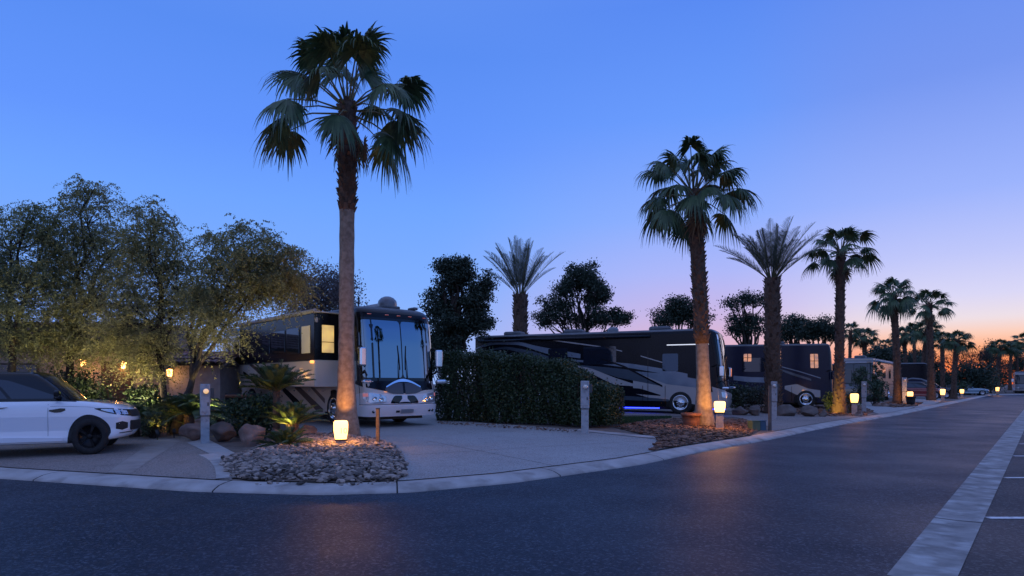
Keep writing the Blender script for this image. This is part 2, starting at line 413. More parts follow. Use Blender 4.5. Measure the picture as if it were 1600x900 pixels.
sheet('driveway', [kb(p) for p in range(1392, 1440, 6)] + [gp(1436, 634), gp(1400, 633), gp(1385, 629), (27, 62), (24, 60), gp(1350, 634), gp(1352, 640)], 'concrete', 'concrete driveway beyond the third palm bed')
sheet('driveway', [kb(p) for p in range(1444, 1476, 6)] + [gp(1478, 623), gp(1462, 622), gp(1442, 619), (40, 72), gp(1420, 625), gp(1434, 629)], 'concrete', 'far concrete driveway by the red car')
sheet('car_pad', [kb(p) for p in range(-300, 346, 12)] + [gp(357, 738), gp(352, 716), gp(312, 684), gp(225, 679), (-11, 17), (-18, 17), (-22, 18)], 'concrete_warm', 'brown paved parking pad under the white car')
sheet('paving_band', [gp(168, 739.5), gp(205, 740.5), gp(282, 690), gp(250, 684)], 'paver_band', 'pale diagonal paving band across the car pad', lift=.017)
sheet('concrete_pad', [gp(292, 693), gp(322, 686), gp(372, 712), gp(345, 719)], 'pad', 'concrete slab under the utility pedestal', lift=.021)
def band(name, pts, w, material, label, lift):
    p = np.array(pts); t = np.gradient(p, axis=0); t /= np.linalg.norm(t, axis=1)[:, None]; n = np.stack([-t[:, 1], t[:, 0]], 1)
    m = MB(); m.grid([[(*(a+b*k*w), G(*(a+b*k*w))+lift-(.03 if abs(k) == .5 else 0)) for k in (-.5, -.49, 0, .49, .5)] for a, b in zip(p, n)], smooth=False, flip=True)
    return structure(m.build(name, material), label)
band('concrete_edging', [gp(x, y) for x, y in ((322, 711), (332, 715), (340, 720), (347, 727), (351, 734), (353, 742), (353, 749))], .30, 'kerb', 'curved concrete edging left of the pebble bed', .024)
sheet('concrete_edging', [gp(900, 674), gp(905, 671.5), gp(1043, 685), gp(1040, 688.5)], 'kerb', 'pale concrete edging along the wood chip bed', lift=.026)
ISL = [kb(p, KW-.03) for p in range(368, 626, 8)] + [gp(*q) for q in ((631, 745), (635, 737), (635, 727), (631, 717), (624, 707), (612, 698), (596, 691), (575, 686), (540, 683), (500, 682), (465, 684), (432, 691), (405, 701), (375, 711), (350, 719), (349, 727), (354, 738), (360, 747))]
BED2 = [gp(960, 668), gp(1000, 660), gp(1060, 655), gp(1165, 657), gp(1196, 668)] + [kb(p, KW+.03) for p in range(1196, 1040, -12)] + [gp(1030, 686)]
BED3 = [gp(1142, 640), gp(1250, 635), gp(1330, 633), gp(1366, 642), gp(1352, 650), gp(1300, 651), gp(1200, 646)]
BED4 = [gp(1366, 632), gp(1400, 627), gp(1440, 630), gp(1432, 635), gp(1396, 637)]
sheet('gravel_bed', ISL, 'soil', 'bed of earth under the river pebbles', lift=.02)
sheet('gravel_bed', BED2, 'soil', 'bed of earth under the wood chips', lift=.02)
sheet('gravel_bed', BED3, 'soil', 'bed of earth by the row of boulders', lift=.02)
sheet('gravel_bed', BED4, 'soil', 'bed of earth round the black pot', lift=.02)
def inside(x, y, P):
    P = np.asarray(P); a, b = P, np.roll(P, -1, 0)
    c = (a[:, 1] > y) != (b[:, 1] > y)
    with np.errstate(divide='ignore', invalid='ignore'):
        xi = (b[:, 0]-a[:, 0])*(y-a[:, 1])/(b[:, 1]-a[:, 1])+a[:, 0]
    return (np.sum(c & (x < xi)) % 2) == 1
def bigstone(seed, n=2):
    bm = bmesh.new(); bmesh.ops.create_icosphere(bm, subdivisions=n, radius=1)
    r = np.random.default_rng(seed); v = np.array([x.co for x in bm.verts])
    for _ in range(11):
        d = r.normal(size=3); d /= np.linalg.norm(d); h = r.uniform(.40, .78)
        s = v@d; v = v-np.where(s > h, s-h, 0)[:, None]*d*.93
    f = np.array([[q.index for q in x.verts] for x in bm.faces]); bm.free()
    return v, f
STONES = [bigstone(i, 1) for i in range(8)]
def scatter(name, P, n, size, flat, material, label, dome=0., cat=None):
    P = np.asarray(P); m = MB(); lo, hi = P.min(0), P.max(0); k = 0; c = P.mean(0)
    while k < n:
        x, y = rng.uniform(lo, hi)
        if not inside(x, y, P): continue
        k += 1; v, f = STONES[k % 8]
        s = size*(.5+rng.uniform(0, 1)**2*1.6); a = rng.uniform(0, 6.28); b = rng.normal(0, .35)
        sc = v*np.array([s*rng.uniform(.9, 1.6), s*rng.uniform(.7, 1.0), s*flat*rng.uniform(.7, 1.2)])
        Rm = np.array(Matrix.Rotation(a, 3, 'Z') @ Matrix.Rotation(b, 3, 'X'))
        A_, B_ = P, np.roll(P, -1, 0); q_ = np.array((x, y)); ab = B_-A_; tt_ = np.clip(((q_-A_)*ab).sum(1)/((ab**2).sum(1)+1e-9), 0, 1)
        e = min(1, np.linalg.norm(A_+ab*tt_[:, None]-q_, axis=1).min()/.7)
        m.add(sc@Rm.T+np.array((x, y, G(x, y)+(.025 if dome or cat != 'pebbles' else .012)+dome*e+rng.uniform(.0, .03))), f, 0, False)
    o = m.build(name, material); return tag(o, label, cat, kind='stuff')
scatter('river_pebbles', ISL, 5600, .050, .6, 'pebble', 'grey and tan river pebbles around the tall palm', dome=.10, cat='pebbles')
scatter('fallen_leaves', [gp(684, 659.5), gp(900, 672.5), gp(904, 678), gp(684, 664)], 420, .028, .3, 'chips', 'dry leaf litter along the foot of the hedge', cat='leaf litter')
scatter('stray_pebbles', [kb(p, .10) for p in range(380, 632, 12)]+[kb(p, KW+.02) for p in range(632, 380, -12)], 46, .030, .6, 'pebble', 'a few stray pebbles spilled on the kerb', cat='pebbles')
scatter('wood_chips', BED2, 4200, .055, .4, 'chips', 'reddish wood chips around the second palm', dome=.05, cat='wood chips')
scatter('wood_chips', BED3, 1500, .07, .4, 'chips', 'reddish chips around the third palm by the boulders', cat='wood chips')
scatter('wood_chips', BED4, 700, .09, .4, 'chips', 'reddish chips around the black pot', cat='wood chips')
def lawn(P, n):
    P = np.asarray(P); lo, hi = P.min(0), P.max(0); pts = []
    while len(pts) < n:
        q = rng.uniform(lo, hi)
        if inside(*q, P): pts.append((q[0], q[1], G(*q)+.01))
    b = np.array(pts); a = rng.uniform(0, 6.28, n); w = .012; d = np.stack([np.cos(a), np.sin(a), 0*a], 1)*w
    tip = b+np.stack([rng.normal(0, .03, n), rng.normal(0, .03, n), rng.uniform(.05, .10, n)], 1)
    m = MB(); m.tris(np.stack([b-d, b+d, tip], 1)); tag(m.build('lawn_grass', 'lawn'), 'strip of green lawn beside the clipped hedge', 'grass', kind='stuff')
lawn([gp(950, 664), gp(960, 653), gp(1050, 652), gp(1046, 657), gp(985, 664)], 6000)
# ---------------------------------------------------------------- palms
def rotm(az, el):
    """frame whose x axis points along azimuth az, elevation el"""
    f = np.array([math.cos(az)*math.cos(el), math.sin(az)*math.cos(el), math.sin(el)])
    s = np.array([-math.sin(az), math.cos(az), 0.]); u = np.cross(f, s)
    return f, s, u
def fan_frond(mL, mP, base, az, el, pet, Rb, r, droop=.55, nseg=30, dead=False):
    f, s, u = rotm(az, el)
    bend = .30*pet*(1 if el < .9 else .5)
    e = base+f*pet-np.array([0, 0, 1])*bend*.5
    mid = base+f*pet*.5-np.array([0, 0, 1])*bend*.06
    mP.tube([base, mid, e], [.030, .020, .013], n=4, cap=False)
    el2 = el-.25-.3*max(0, math.cos(el)); f, s, u = rotm(az+r.normal(0, .12), el2)
    roll = r.normal(0, .35); s, u = s*math.cos(roll)+u*math.sin(roll), u*math.cos(roll)-s*math.sin(roll)
    ph = np.linspace(-2.15, 2.15, nseg)+r.normal(0, .03, nseg)
    ln = Rb*(1-.38*(np.abs(ph)/2.15)**1.6)*r.uniform(.86, 1.12, nseg)
    d = np.cos(ph)[:, None]*f+np.sin(ph)[:, None]*s-(np.abs(np.sin(ph))*.38)[:, None]*u
    d /= np.linalg.norm(d, axis=1)[:, None]
    side = np.cross(d, u); side /= np.linalg.norm(side, axis=1)[:, None]
    T = np.array([.04, .32, .58, .80, 1.0]); Wd = np.array([.010, .050, .036, .017, .003])*Rb
    g = np.array([0, 0, -1.])
    dr = droop*r.uniform(.6, 1.5, nseg)
    P = [e+d*(ln*t)[:, None]*(1-.22*t**3*dr[:, None])+g*(dr*ln*(max(0, t-.28)**1.9)*1.25)[:, None] for t in T]
    for k in range(4):
        a, b = P[k]-side*Wd[k], P[k]+side*Wd[k]; c, q = P[k+1]+side*Wd[k+1], P[k+1]-side*Wd[k+1]
        mL.quads(np.stack([a, b, c, q], 1))
def fan_crown(r, n, pet, Rb, nseg, droop=.55, lowest=-.75, spread=.12):
    mL, mP = MB(), MB()
    for i in range(n):
        t = i/(n-1)
        el = 1.45-(1.45-lowest)*t**.9+r.normal(0, .10)
        az = i*2.39996+r.normal(0, .15)
        b = np.array([math.cos(az)*spread, math.sin(az)*spread, .10-.42*t])
        fan_frond(mL, mP, b, az, el, pet*r.uniform(.8, 1.15)*(.68 if el > 1.15 else 1), Rb*r.uniform(.85, 1.1), r, droop*(1.+.35*t), nseg)
    return mL, mP
def boots(m, pts, rad, z0, z1, n, r, size=.12, out=.06, mi=0):
    pts = np.array(pts); 
    for i in range(n):
        z = z0+(z1-z0)*(i+.5)/n; a = i*2.39996+r.normal(0, .2)
        c = np.array([np.interp(z, pts[:, 2], pts[:, 0]), np.interp(z, pts[:, 2], pts[:, 1]), z]); q = np.interp(z, pts[:, 2], rad)
        d = np.array([math.cos(a), math.sin(a), 0]); t = np.array([-d[1], d[0], 0]); s = size*r.uniform(.7, 1.3)
        up = np.array([0, 0, 1.])
        b0, b1 = c+d*q*.9-t*s*.55-up*s*.5, c+d*q*.9+t*s*.55-up*s*.5
        tp = c+d*(q+out*r.uniform(.5, 1.5))+up*s*r.uniform(.6, 1.1); b2 = c+d*q*.85+up*s*.2
        l, rr = tp-t*s*.28, tp+t*s*.28
        m.add([b0, b1, rr, l, b2-t*s*.4, b2+t*s*.4], [(0, 1, 2, 3), (4, 3, 2, 5), (0, 3, 4), (1, 5, 2)], mi)
def palm_thing(name, label, loc, h, lean, r0, r1, smooth_to, crown, group, nboots, r, hang=6, bsize=.12, scale=1.):
    t = thing(name, label, 'palm tree', loc, group=group, scale=scale)
    zs = np.linspace(-.1, h, 26); u = np.clip(zs/h, 0, 1)
    pts = np.stack([lean[0]*u**1.6, lean[1]*u**1.6, zs], 1)
    rad = r1+(r0-r1)*np.exp(-zs/ (.10*h)) + .03*r1*np.sin(zs*9)
    if smooth_to < h: rad = rad*np.where(zs > smooth_to, 1.12, 1.0)
    m = MB(); m.tube(pts, rad, n=18, mi=0)
    if smooth_to < .5: boots(m, pts, rad, .25, h, nboots, r, bsize, bsize*.5, 1)
    tr = m.build('trunk', ['palm_bark' if smooth_to > .5 else 'palm_core', 'palm_boots'], t)
    if smooth_to > .5:                      # the untrimmed upper trunk is dark and shaggy
        m = MB(); k = zs >= smooth_to-.25; m.tube(pts[k], rad[k]*1.03, n=18); m.build('bark_sheath', 'palm_core', tr)
        m = MB(); boots(m, pts, rad, max(smooth_to-.1, .25), h, nboots, r, bsize, bsize*.5); m.build('leaf_bases', 'palm_boots', tr)  # wedge stubs of old leaf bases in a spiral round the upper trunk
    mL, mP = crown
    cr = mL.build('crown', 'fan_leaf' if 'date' not in name else 'date_leaf', t); cr.location = tuple(pts[-1])
    pe = mP.build('leaf_stalks', 'petiole', cr)
    if hang:
        mD, mQ = MB(), MB()
        for i in range(hang):
            az = r.uniform(0, 6.28); b = np.array([math.cos(az)*r1, math.sin(az)*r1, -.3-r.uniform(0, .5)])
            fan_frond(mD, mQ, b, az, -1.25+r.normal(0, .1), .45, .75, r, .2, 16)
        mD.build('dead_leaves', 'dead_leaf', cr)
    return t
def date_crown(r, n, L, nl, ll=.42, el0=.62, lw=.016):
    mL, mP = MB(), MB()
    for i in range(n):
        az = i*2.39996+r.normal(0, .1); t = i/(n-1)
        el = 1.50-(1.5-el0)*t+r.normal(0, .05); l = L*r.uniform(.85, 1.1)*(1-.1*t)
        pinnate(mL, mP, np.array([math.cos(az)*.14, math.sin(az)*.14, -.1*t]), az, el, l, .20*l, nl, ll, lw, r)
    return mL, mP
def pinnate(mL, mP, base, az, el, L, droop, nl, ll, lw, r, vee=.45, ang=.75, rad=.022, start=.16):
    f, s, u = rotm(az, el)
    T = np.linspace(0, 1, 9); sp = base+f*(L*T)[:, None]+np.array([0, 0, -1.])*(droop*T**2.2)[:, None]+f*np.array([1, 1, 0])*(droop*.35*T**2)[:, None]
    mP.tube(sp, rad*(1-.8*T), n=4, cap=False)
    k = np.linspace(start, 1, nl); p = np.stack([np.interp(k, T, sp[:, j]) for j in range(3)], 1)
    tg = np.gradient(p, axis=0); tg /= np.linalg.norm(tg, axis=1)[:, None]
    ln = ll*np.sin(np.clip(k*.92+.10, 0, 1)*PI)**.6*r.uniform(.85, 1.12, nl)
    for sg in (-1, 1):
        d = tg*math.cos(ang)+s*sg*math.sin(ang)+u*(vee+r.normal(0, .12, nl))[:, None]; d /= np.linalg.norm(d, axis=1)[:, None]
        w = np.cross(d, tg); w /= np.linalg.norm(w, axis=1)[:, None]; w = tg*.8+w*.6
        e = p+d*ln[:, None]+np.array([0, 0, -1.])*(ln*.12)[:, None]; mdd = p+d*(ln*.45)[:, None]
        mL.quads(np.stack([p-w*lw*.5, p+w*lw*.5, mdd+w*lw, mdd-w*lw], 1)); mL.quads(np.stack([mdd-w*lw, mdd+w*lw, e+w*lw*.15, e-w*lw*.15], 1))

rA, rB, rC, rD = [np.random.default_rng(k) for k in (11, 23, 31, 47)]
FANS = 'fan palms along the road'
x, y, z = at(541, 16.6)
palm_thing('fan_palm', 'tall fan palm with smooth pale lower trunk rising from the river pebbles', (x, y, z+.05), 8.6, (.04, .0), .37, .19, 5.9,
           fan_crown(rA, 27, 1.55, 1.04, 44, .50, -.34), FANS, 190, rA, hang=2)
x, y, z = at(1100, 21.2)
palm_thing('fan_palm', 'fan palm with a terracotta pot at its foot, in the bed of wood chips', (x, y, z), 7.9, (-.32, .1), .40, .20, 3.0,
           fan_crown(rB, 34, 1.30, .93, 40, .58, -.30), FANS, 260, rB, hang=3)
x, y, z = at(1311, 31.5)
P3 = palm_thing('fan_palm', 'fan palm of middle height with yellow lit trunk foot among lit ferns', (x, y, z), 8.1, (.15, .1), .33, .185, 0.,
           fan_crown(rC, 26, 1.05, .85, 28, .45, -.30), FANS, 260, rC, hang=3)
rE = np.random.default_rng(71)
x, y, z = at(1403, 47)
P4 = palm_thing('fan_palm', 'fan palm with an orange lit trunk foot beside the black lamp pot', (x, y, z), 7.9, (-.45, .2), .36, .20, 0.,
           fan_crown(rE, 31, 1.0, .92, 26, .62, -.55), FANS, 240, rE, hang=7)
P4.scale = ((zat(425, 47)-z)/9.5,)*3; P4.rotation_euler[2] = .8
COUNT = [0]
def farpalm(px, ybase, Y, ytop, label, rz, group=FANS, wide=1.):
    x, y, z = at(px, Y); s = (zat(ytop, Y)-z)/9.7
    COUNT[0] += 1
    return dup(P4 if COUNT[0] % 2 == 0 else P3, (x, y, z-.05), rz, (s*wide*1.12, s*wide*1.12, s), label, group)
farpalm(1455, 624, 57, 443, 'fan palm with a bare trunk in front of the red car', 2.6)
farpalm(1490, 620, 64, 508, 'short fan palm on the verge, between the red car and the pale blue car', 3.9, wide=1.15)
FARP = 'palms on the sunset skyline'
for px, Y, yt, lab, wd in ((1327, 92, 496, 'thin dark palm just right of the yellow footed palm, behind the motorhome roof', .8), (1354, 96, 503, 'bushy dark palm standing above the tan motorhome roof', 1.15),
                       (1381, 100, 524, 'low dark palm squeezed left of the orange footed palm', .9), (1417, 96, 500, 'dark palm directly right of the orange footed palm', 1.), (1430, 104, 497, 'slim dark palm between two tall roadside palms', .8),
                       (1441, 90, 490, 'dark palm just left of the bare trunked roadside palm', 1.), (1473, 86, 512, 'dark palm close behind the bare trunked roadside palm', 1.1),
                       (1558, 118, 524, 'broad dark palm at the end of the road, left of the distant motorhome', 1.2), (1578, 122, 526, 'dark palm directly above the distant motorhome', 1.), (1590, 126, 527, 'slim dark palm right of the one above the distant motorhome', .8), (1603, 112, 514, 'tall dark palm cut by the right edge of the picture', 1.1)):
    farpalm(px, 612, Y, yt, lab, px*.7, FARP, wd)
# two palms across the road that the windscreen mirrors
for (x, y), h, lab in (((11.6, 11.2), 1.0, ''), ):
    pass
DATE = 'date palms'
x, y, z = at(813, 42)
palm_thing('date_palm', 'date palm with upright grey fronds behind the black motorhome', (x, y, z), 7.1, (.0, 0), .50, .40, 0., date_crown(rD, 34, 4.5, 54, .60, .78, .013), DATE, 300, rD, hang=0, bsize=.2)
x, y, z = at(1208, 30.5)
palm_thing('date_palm', 'date palm with feathery upright fronds and dark shaggy trunk by the navy motorhome', (x, y, z), 6.45, (-.05, 0), .36, .30, 0., date_crown(rD, 40, 3.5, 56, .48, .66, .010), DATE, 260, rD, hang=0, bsize=.18)

# ---------------------------------------------------------------- broad trees and shrubs
def leaves(m, c, size, asp, r, flat=0., jitter=.35):
    n = len(c); d = r.normal(size=(n, 3)); d[:, 2] *= (1-flat); d /= np.linalg.norm(d, axis=1)[:, None]
    q = np.cross(d, r.normal(size=(n, 3))); q /= np.linalg.norm(q, axis=1)[:, None]+1e-9
    s = size*r.uniform(1-jitter, 1+jitter, n)
    a = d*(s*.5)[:, None]; b = q*(s*.5*asp)[:, None]
    m.quads(np.stack([c-a, c+b*1.0-a*.1, c+a, c-b-a*.1], 1))
def in_lobes(lobes, n, r, shell=.5):
    out = []; vol = np.array([l[3]*l[4]*l[5] for l in lobes])**.75; pick = r.choice(len(lobes), n, p=vol/vol.sum())
    d = r.normal(size=(n, 3)); d /= np.linalg.norm(d, axis=1)[:, None]
    q = r.uniform(0, 1, n)**(1/3*(1-shell)+.08)
    L = np.array(lobes)[pick]
    return L[:, :3]+d*q[:, None]*L[:, 3:6], pick
def tree(name, label, cat, loc, lobes, ncl, per, lsize, asp, leafmat, trunk_r, fork, r, strand=0., spread=.35, group=None, trunk_lean=(0, 0), barkmat='bark', twig=.012, flat=0., nlimb=None, shell=.5):
    """lobes: ellipsoids (x, y, z, rx, ry, rz) relative to the foot of the trunk"""
    t = thing(name, label, cat, loc, group=group)
    mb_, ml = MB(), MB()
    fk = np.array([trunk_lean[0], trunk_lean[1], fork])
    s = np.linspace(0, 1, 6); tp = np.stack([fk[0]*s**1.3, fk[1]*s**1.3, fork*s-.1*(1-s)], 1); tp[1:-1, :2] += r.normal(0, trunk_r*.25, (4, 2))
    mb_.tube(tp, trunk_r*(1.25-.5*s), n=8)
    limb = []
    for l in lobes[:nlimb] if nlimb else lobes:
        c = np.array(l[:3])+np.array([0, 0, l[5]*.35]); q = np.linspace(0, 1, 8)[:, None]
        ctl = fk+np.array([(c[0]-fk[0])*.25, (c[1]-fk[1])*.25, (c[2]-fk[2])*.55])
        p = (1-q)**2*fk+2*q*(1-q)*ctl+q*q*c; p[1:-1] += r.normal(0, .05*np.linalg.norm(c-fk)*.5, (6, 3))
        mb_.tube(p, np.linspace(trunk_r*.62, twig*1.3, 8), n=6); limb.append(p)
    C, pick = in_lobes(lobes, ncl, r, shell)
    for i in range(ncl):
        p = limb[min(pick[i], len(limb)-1)]; j = int(np.linalg.norm(p-C[i], axis=1).argmin()); j = max(1, j-1)
        b = p[j]; mdl = .5*(b+C[i])+r.normal(0, .08*np.linalg.norm(C[i]-b)+.01, 3)
        mb_.tube([b, mdl, C[i]], [twig*1.1, twig*.8, twig*.4], n=3, cap=False)
    if strand:
        k = 9; cen = []
        for i in range(ncl):
            d = r.normal(size=(k, 3)); d[:, 2] = d[:, 2]*.5+.25; d /= np.linalg.norm(d, axis=1)[:, None]
            m_ = per//k; q = np.linspace(.1, 1, m_)[None, :, None]; ln = strand*r.uniform(.5, 1.2, (k, 1, 1))
            st = C[i]+d[:, None]*q*ln+np.array([0, 0, -1.])*(q**2*ln*.7)
            cen.append(st.reshape(-1, 3)+r.normal(0, .02, (k*m_, 3)))
        cen = np.concatenate(cen)
    else:
        cen = (C[:, None]+r.normal(0, spread, (ncl, per, 3))*np.array([1, 1, .75])).reshape(-1, 3)
    leaves(ml, cen, lsize, asp, r, flat)
    mb_.build('trunk', barkmat, t); ml.build('crown', leafmat, t)
    return t
def loc_(px, Y): return at(px, Y)
def LB(px, Y, loc, *rows):
    """lobes given as (column, row, half width, half height) in the photograph, at depth offsets"""
    out = []
    for cx, cy, w, h, dy, dd in rows:
        Yl = Y+dy; out.append(((cx-800)/F*Yl-loc[0], Yl-loc[1], zat(cy, Yl)-loc[2], w/F*Yl, dd, h/F*Yl))
    return out
MESQ = 'feathery trees by the left lot'
r = np.random.default_rng(5)
def mesq(px, Y, rows, label, leafmat, ncl, tr, fork, lean=(0, 0), per=216, strand=.85):
    l = loc_(px, Y); tree('feathery_tree', label, 'tree', l, LB(px, Y, l, *rows), ncl, per, .072, .38, leafmat, tr, fork, r, strand=strand, group=MESQ, trunk_lean=lean, twig=.011, shell=.45)
mesq(20, 18.5, [(-60, 420, 70, 80, 0, 1.6), (20, 390, 55, 60, 0, 1.4), (40, 480, 80, 70, -.5, 1.4), (90, 350, 30, 40, .4, .9), (45, 345, 22, 34, .2, .8), (-20, 520, 60, 50, .5, 1.2)],
     'feathery tree farthest left, rising behind the white car roof', 'feather_leaf_green', 300, .12, 2.2)
mesq(110, 19.5, [(148, 305, 15, 30, 0, .6), (150, 350, 38, 58, 0, 1.0), (120, 420, 55, 65, 0, 1.4), (185, 400, 35, 50, .3, 1.), (150, 490, 75, 70, -.4, 1.4), (90, 540, 55, 40, 0, 1.2), (165, 540, 26, 26, -.4, .8)],
     'tallest feathery tree with a reddish peak, behind the white car', 'feather_leaf', 300, .12, 2.3)
mesq(266, 18.2, [(238, 335, 15, 27, 0, .6), (236, 372, 34, 50, 0, 1.0), (250, 430, 50, 55, 0, 1.2), (215, 500, 55, 60, -.3, 1.3), (285, 455, 34, 45, .3, 1.), (226, 560, 32, 34, -.2, .9)],
     'feathery tree with a pointed top, left of the dark leaning trunk', 'feather_leaf', 210, .10, 1.9, (-.25, 0))
mesq(272, 17.6, [(395, 395, 48, 44, 0, 1.1), (365, 445, 50, 46, 0, 1.2), (440, 415, 38, 44, .2, .9), (340, 400, 34, 34, .3, .8), (425, 452, 40, 30, 0, 1.), (340, 508, 42, 34, -.3, 1.), (315, 470, 30, 30, 0, .8)],
     'feathery tree with dark leaning limbs reaching over the cream motorhome', 'feather_leaf', 250, .11, 1.5, (.5, 0))
l = loc_(505, 40); tree('ash_tree', 'dull grey brown tree behind the cream motorhome roof', 'tree', l, LB(505, 40, l, (500, 450, 40, 40, 0, 1.8), (470, 470, 30, 34, 0, 1.5), (540, 465, 20, 30, 0, 1.5)), 160, 70, .16, .5, 'ash_leaf', .22, 2.2, r, spread=.42)
def ragged(rows, k=3):
    out = []
    for cx, cy, w, h, dy, dd in rows:
        out.append((cx, cy, w*.72, h*.72, dy, dd*.8))
        for _ in range(k):
            a = r.uniform(-.3, PI+.3); q = r.uniform(.22, .42)
            out.append((cx+math.cos(a)*w*r.uniform(.7, 1.0), cy-math.sin(a)*h*r.uniform(.7, 1.0), w*q*1.3, h*q, dy+r.uniform(-.5, .5)*dd, dd*q))
    return out
def bigtree(px, Y, rows, label, ncl, per, size, name='dark_tree', leafmat='dark_leaf', tr=.22, fork=1.8, group='trees behind the motorhomes', spread=.42, shell=.55):
    rows = ragged(rows); l = loc_(px, Y); return tree(name, label, 'tree', l, LB(px, Y, l, *rows), int(ncl*1.5), int(per*1.1), size*.72, .55, leafmat, tr, fork, r, spread=spread*.72, group=group, shell=.35, twig=.02)
bigtree(708, 31, [(722, 425, 24, 24, 0, 1.2), (700, 440, 30, 30, 0, 1.4), (680, 480, 20, 40, 0, 1.2), (742, 468, 28, 36, 0, 1.3), (705, 510, 44, 40, 0, 1.6), (752, 505, 22, 30, 0, 1.), (690, 545, 34, 30, 0, 1.3), (676, 560, 20, 30, 0, 1.)],
        'large dark evergreen between the cream motorhome and the first date palm', 250, 90, .17, spread=.24)
bigtree(915, 48, [(915, 430, 26, 22, 0, 1.6), (930, 460, 30, 26, 0, 1.8), (890, 450, 20, 20, 0, 1.5), (870, 480, 30, 22, 0, 1.7), (920, 495, 50, 22, 0, 2), (965, 495, 16, 14, 0, 1.2), (850, 500, 14, 16, 0, 1.2)],
        'dark rounded tree above the middle of the black motorhome', 190, 80, .22, spread=.33)
bigtree(1062, 56, [(1060, 485, 26, 18, 0, 1.6), (1040, 500, 24, 12, 0, 1.5), (1085, 497, 22, 14, 0, 1.5)], 'dark pine behind the front end of the black motorhome', 90, 70, .25, 'pine_tree', spread=.45)
bigtree(1170, 50, [(1150, 475, 16, 12, 0, 1.2), (1180, 470, 22, 14, 0, 1.2), (1145, 500, 14, 12, 0, 1.), (1185, 500, 24, 14, 0, 1.2), (1165, 515, 26, 14, 0, 1.4)], 'airy pine with sky between its branches, left of the second date palm', 75, 60, .22, 'pine_tree', spread=.36)
bigtree(1240, 62, [(1232, 515, 20, 14, 0, 1.4), (1246, 505, 10, 12, 0, 1.), (1225, 525, 20, 12, 0, 1.2)], 'small dark tree just right of the second date palm trunk', 60, 60, .26, spread=.42)
bigtree(1280, 60, [(1278, 512, 20, 14, 0, 1.4), (1290, 522, 22, 12, 0, 1.4), (1268, 524, 14, 10, 0, 1.)], 'dense dark tree above the navy motorhome front', 80, 60, .26, spread=.42)
for px, Y, rows, lab in ((1512, 88, [(1508, 590, 22, 18, 0, 3), (1530, 588, 16, 16, 0, 2.5), (1520, 600, 30, 18, 0, 3)], 'dark bushy tree over the pale blue car'),
                         (1545, 126, [(1548, 560, 12, 16, 0, 3), (1560, 590, 20, 20, 0, 3), (1544, 548, 10, 12, 0, 2)], 'dark bushy tree at the far end of the road'),
                         (1590, 140, [(1590, 575, 24, 18, 0, 3.5), (1615, 570, 20, 22, 0, 3)], 'dark bushy tree behind the distant motorhome'),
                         (1480, 98, [(1478, 592, 20, 10, 0, 3), (1462, 596, 22, 10, 0, 3)], 'dark bushy tree behind the red car'),
                         (1380, 84, [(1382, 556, 12, 9, 0, 3), (1372, 560, 10, 7, 0, 2.5)], 'dark bushy tree behind the tan motorhome'),
                         (1408, 108, [(1410, 566, 22, 10, 0, 4), (1395, 570, 20, 9, 0, 3)], 'dark bushy tree left of the orange footed palm, far back'),
                         (1440, 112, [(1438, 560, 12, 14, 0, 4), (1450, 574, 18, 9, 0, 3)], 'dark bushy tree in the gap between the two tall roadside palms')):
    bigtree(px, Y, rows, lab, 90, 60, .36, group='bushy trees at the end of the road', tr=.3, fork=1.5, spread=.75)
def barespray(px, Y, ytop, w, label):
    x, y, z = at(px, Y); h = zat(ytop, Y)-z; t = thing('bare_tree', label, 'tree', (x, y, z), group='bare trees against the sunset'); m = MB()
    def br(p, d, L, rad, k):
        e = p+d*L; m.tube([p, .5*(p+e)+r.normal(0, .04*L, 3), e], [rad, rad*.8, rad*.6], n=4, cap=False)
        if k:
            for _ in range(4 if k > 1 else 3):
                q = d+r.normal(0, .5, 3); q[2] = abs(q[2])*.8+.15; br(e, q/np.linalg.norm(q), L*.68, rad*.62, k-1)
    br(np.zeros(3), np.array([0, 0, 1.]), h*.33, .12, 5)
    m.build('branches', 'bark', t)
barespray(1503, 96, 538, 1, 'bare branching tree glowing against the sunset beside the short palm')
barespray(1530, 108, 540, 1, 'bare branching tree against the sunset above the pale blue car')

def shrub(px, py, w, h, label, n, size, leafmat='shrub_leaf', Y=None, name='shrub', asp=.5, depth=None, cat='shrub', group=None, lift=0):
    if Y is None: x, y = gp(px, py); Y = y
    loc = at(px, Y); loc = (loc[0], loc[1], loc[2]+lift); W, H = w/F*Y/2, h/F*Y
    t = thing(name, label, cat, loc, group=group); D = depth or W*.9
    k = 5; lob = [(0, 0, H*.5, W*.8, D*.8, H*.48)]+[(r.uniform(-.5, .5)*W, r.uniform(-.5, .5)*D, H*r.uniform(.45, .75), W*.5, D*.5, H*.3) for _ in range(k)]
    m, mb_ = MB(), MB(); C, _ = in_lobes(lob, n//22, r, .6); C[:, 2] = np.maximum(C[:, 2], .03)
    for c in C[::2]: mb_.tube([(r.normal(0, .04), r.normal(0, .04), -.05), c*np.array([.5, .5, .55]), c], [.014, .009, .004], n=3, cap=False)
    leaves(m, (C[:, None]+r.normal(0, min(W, H)*.13, (len(C), 22, 3))).reshape(-1, 3), size, asp, r)
    m.build('foliage', leafmat, t); mb_.build('stems', 'bark', t); return t
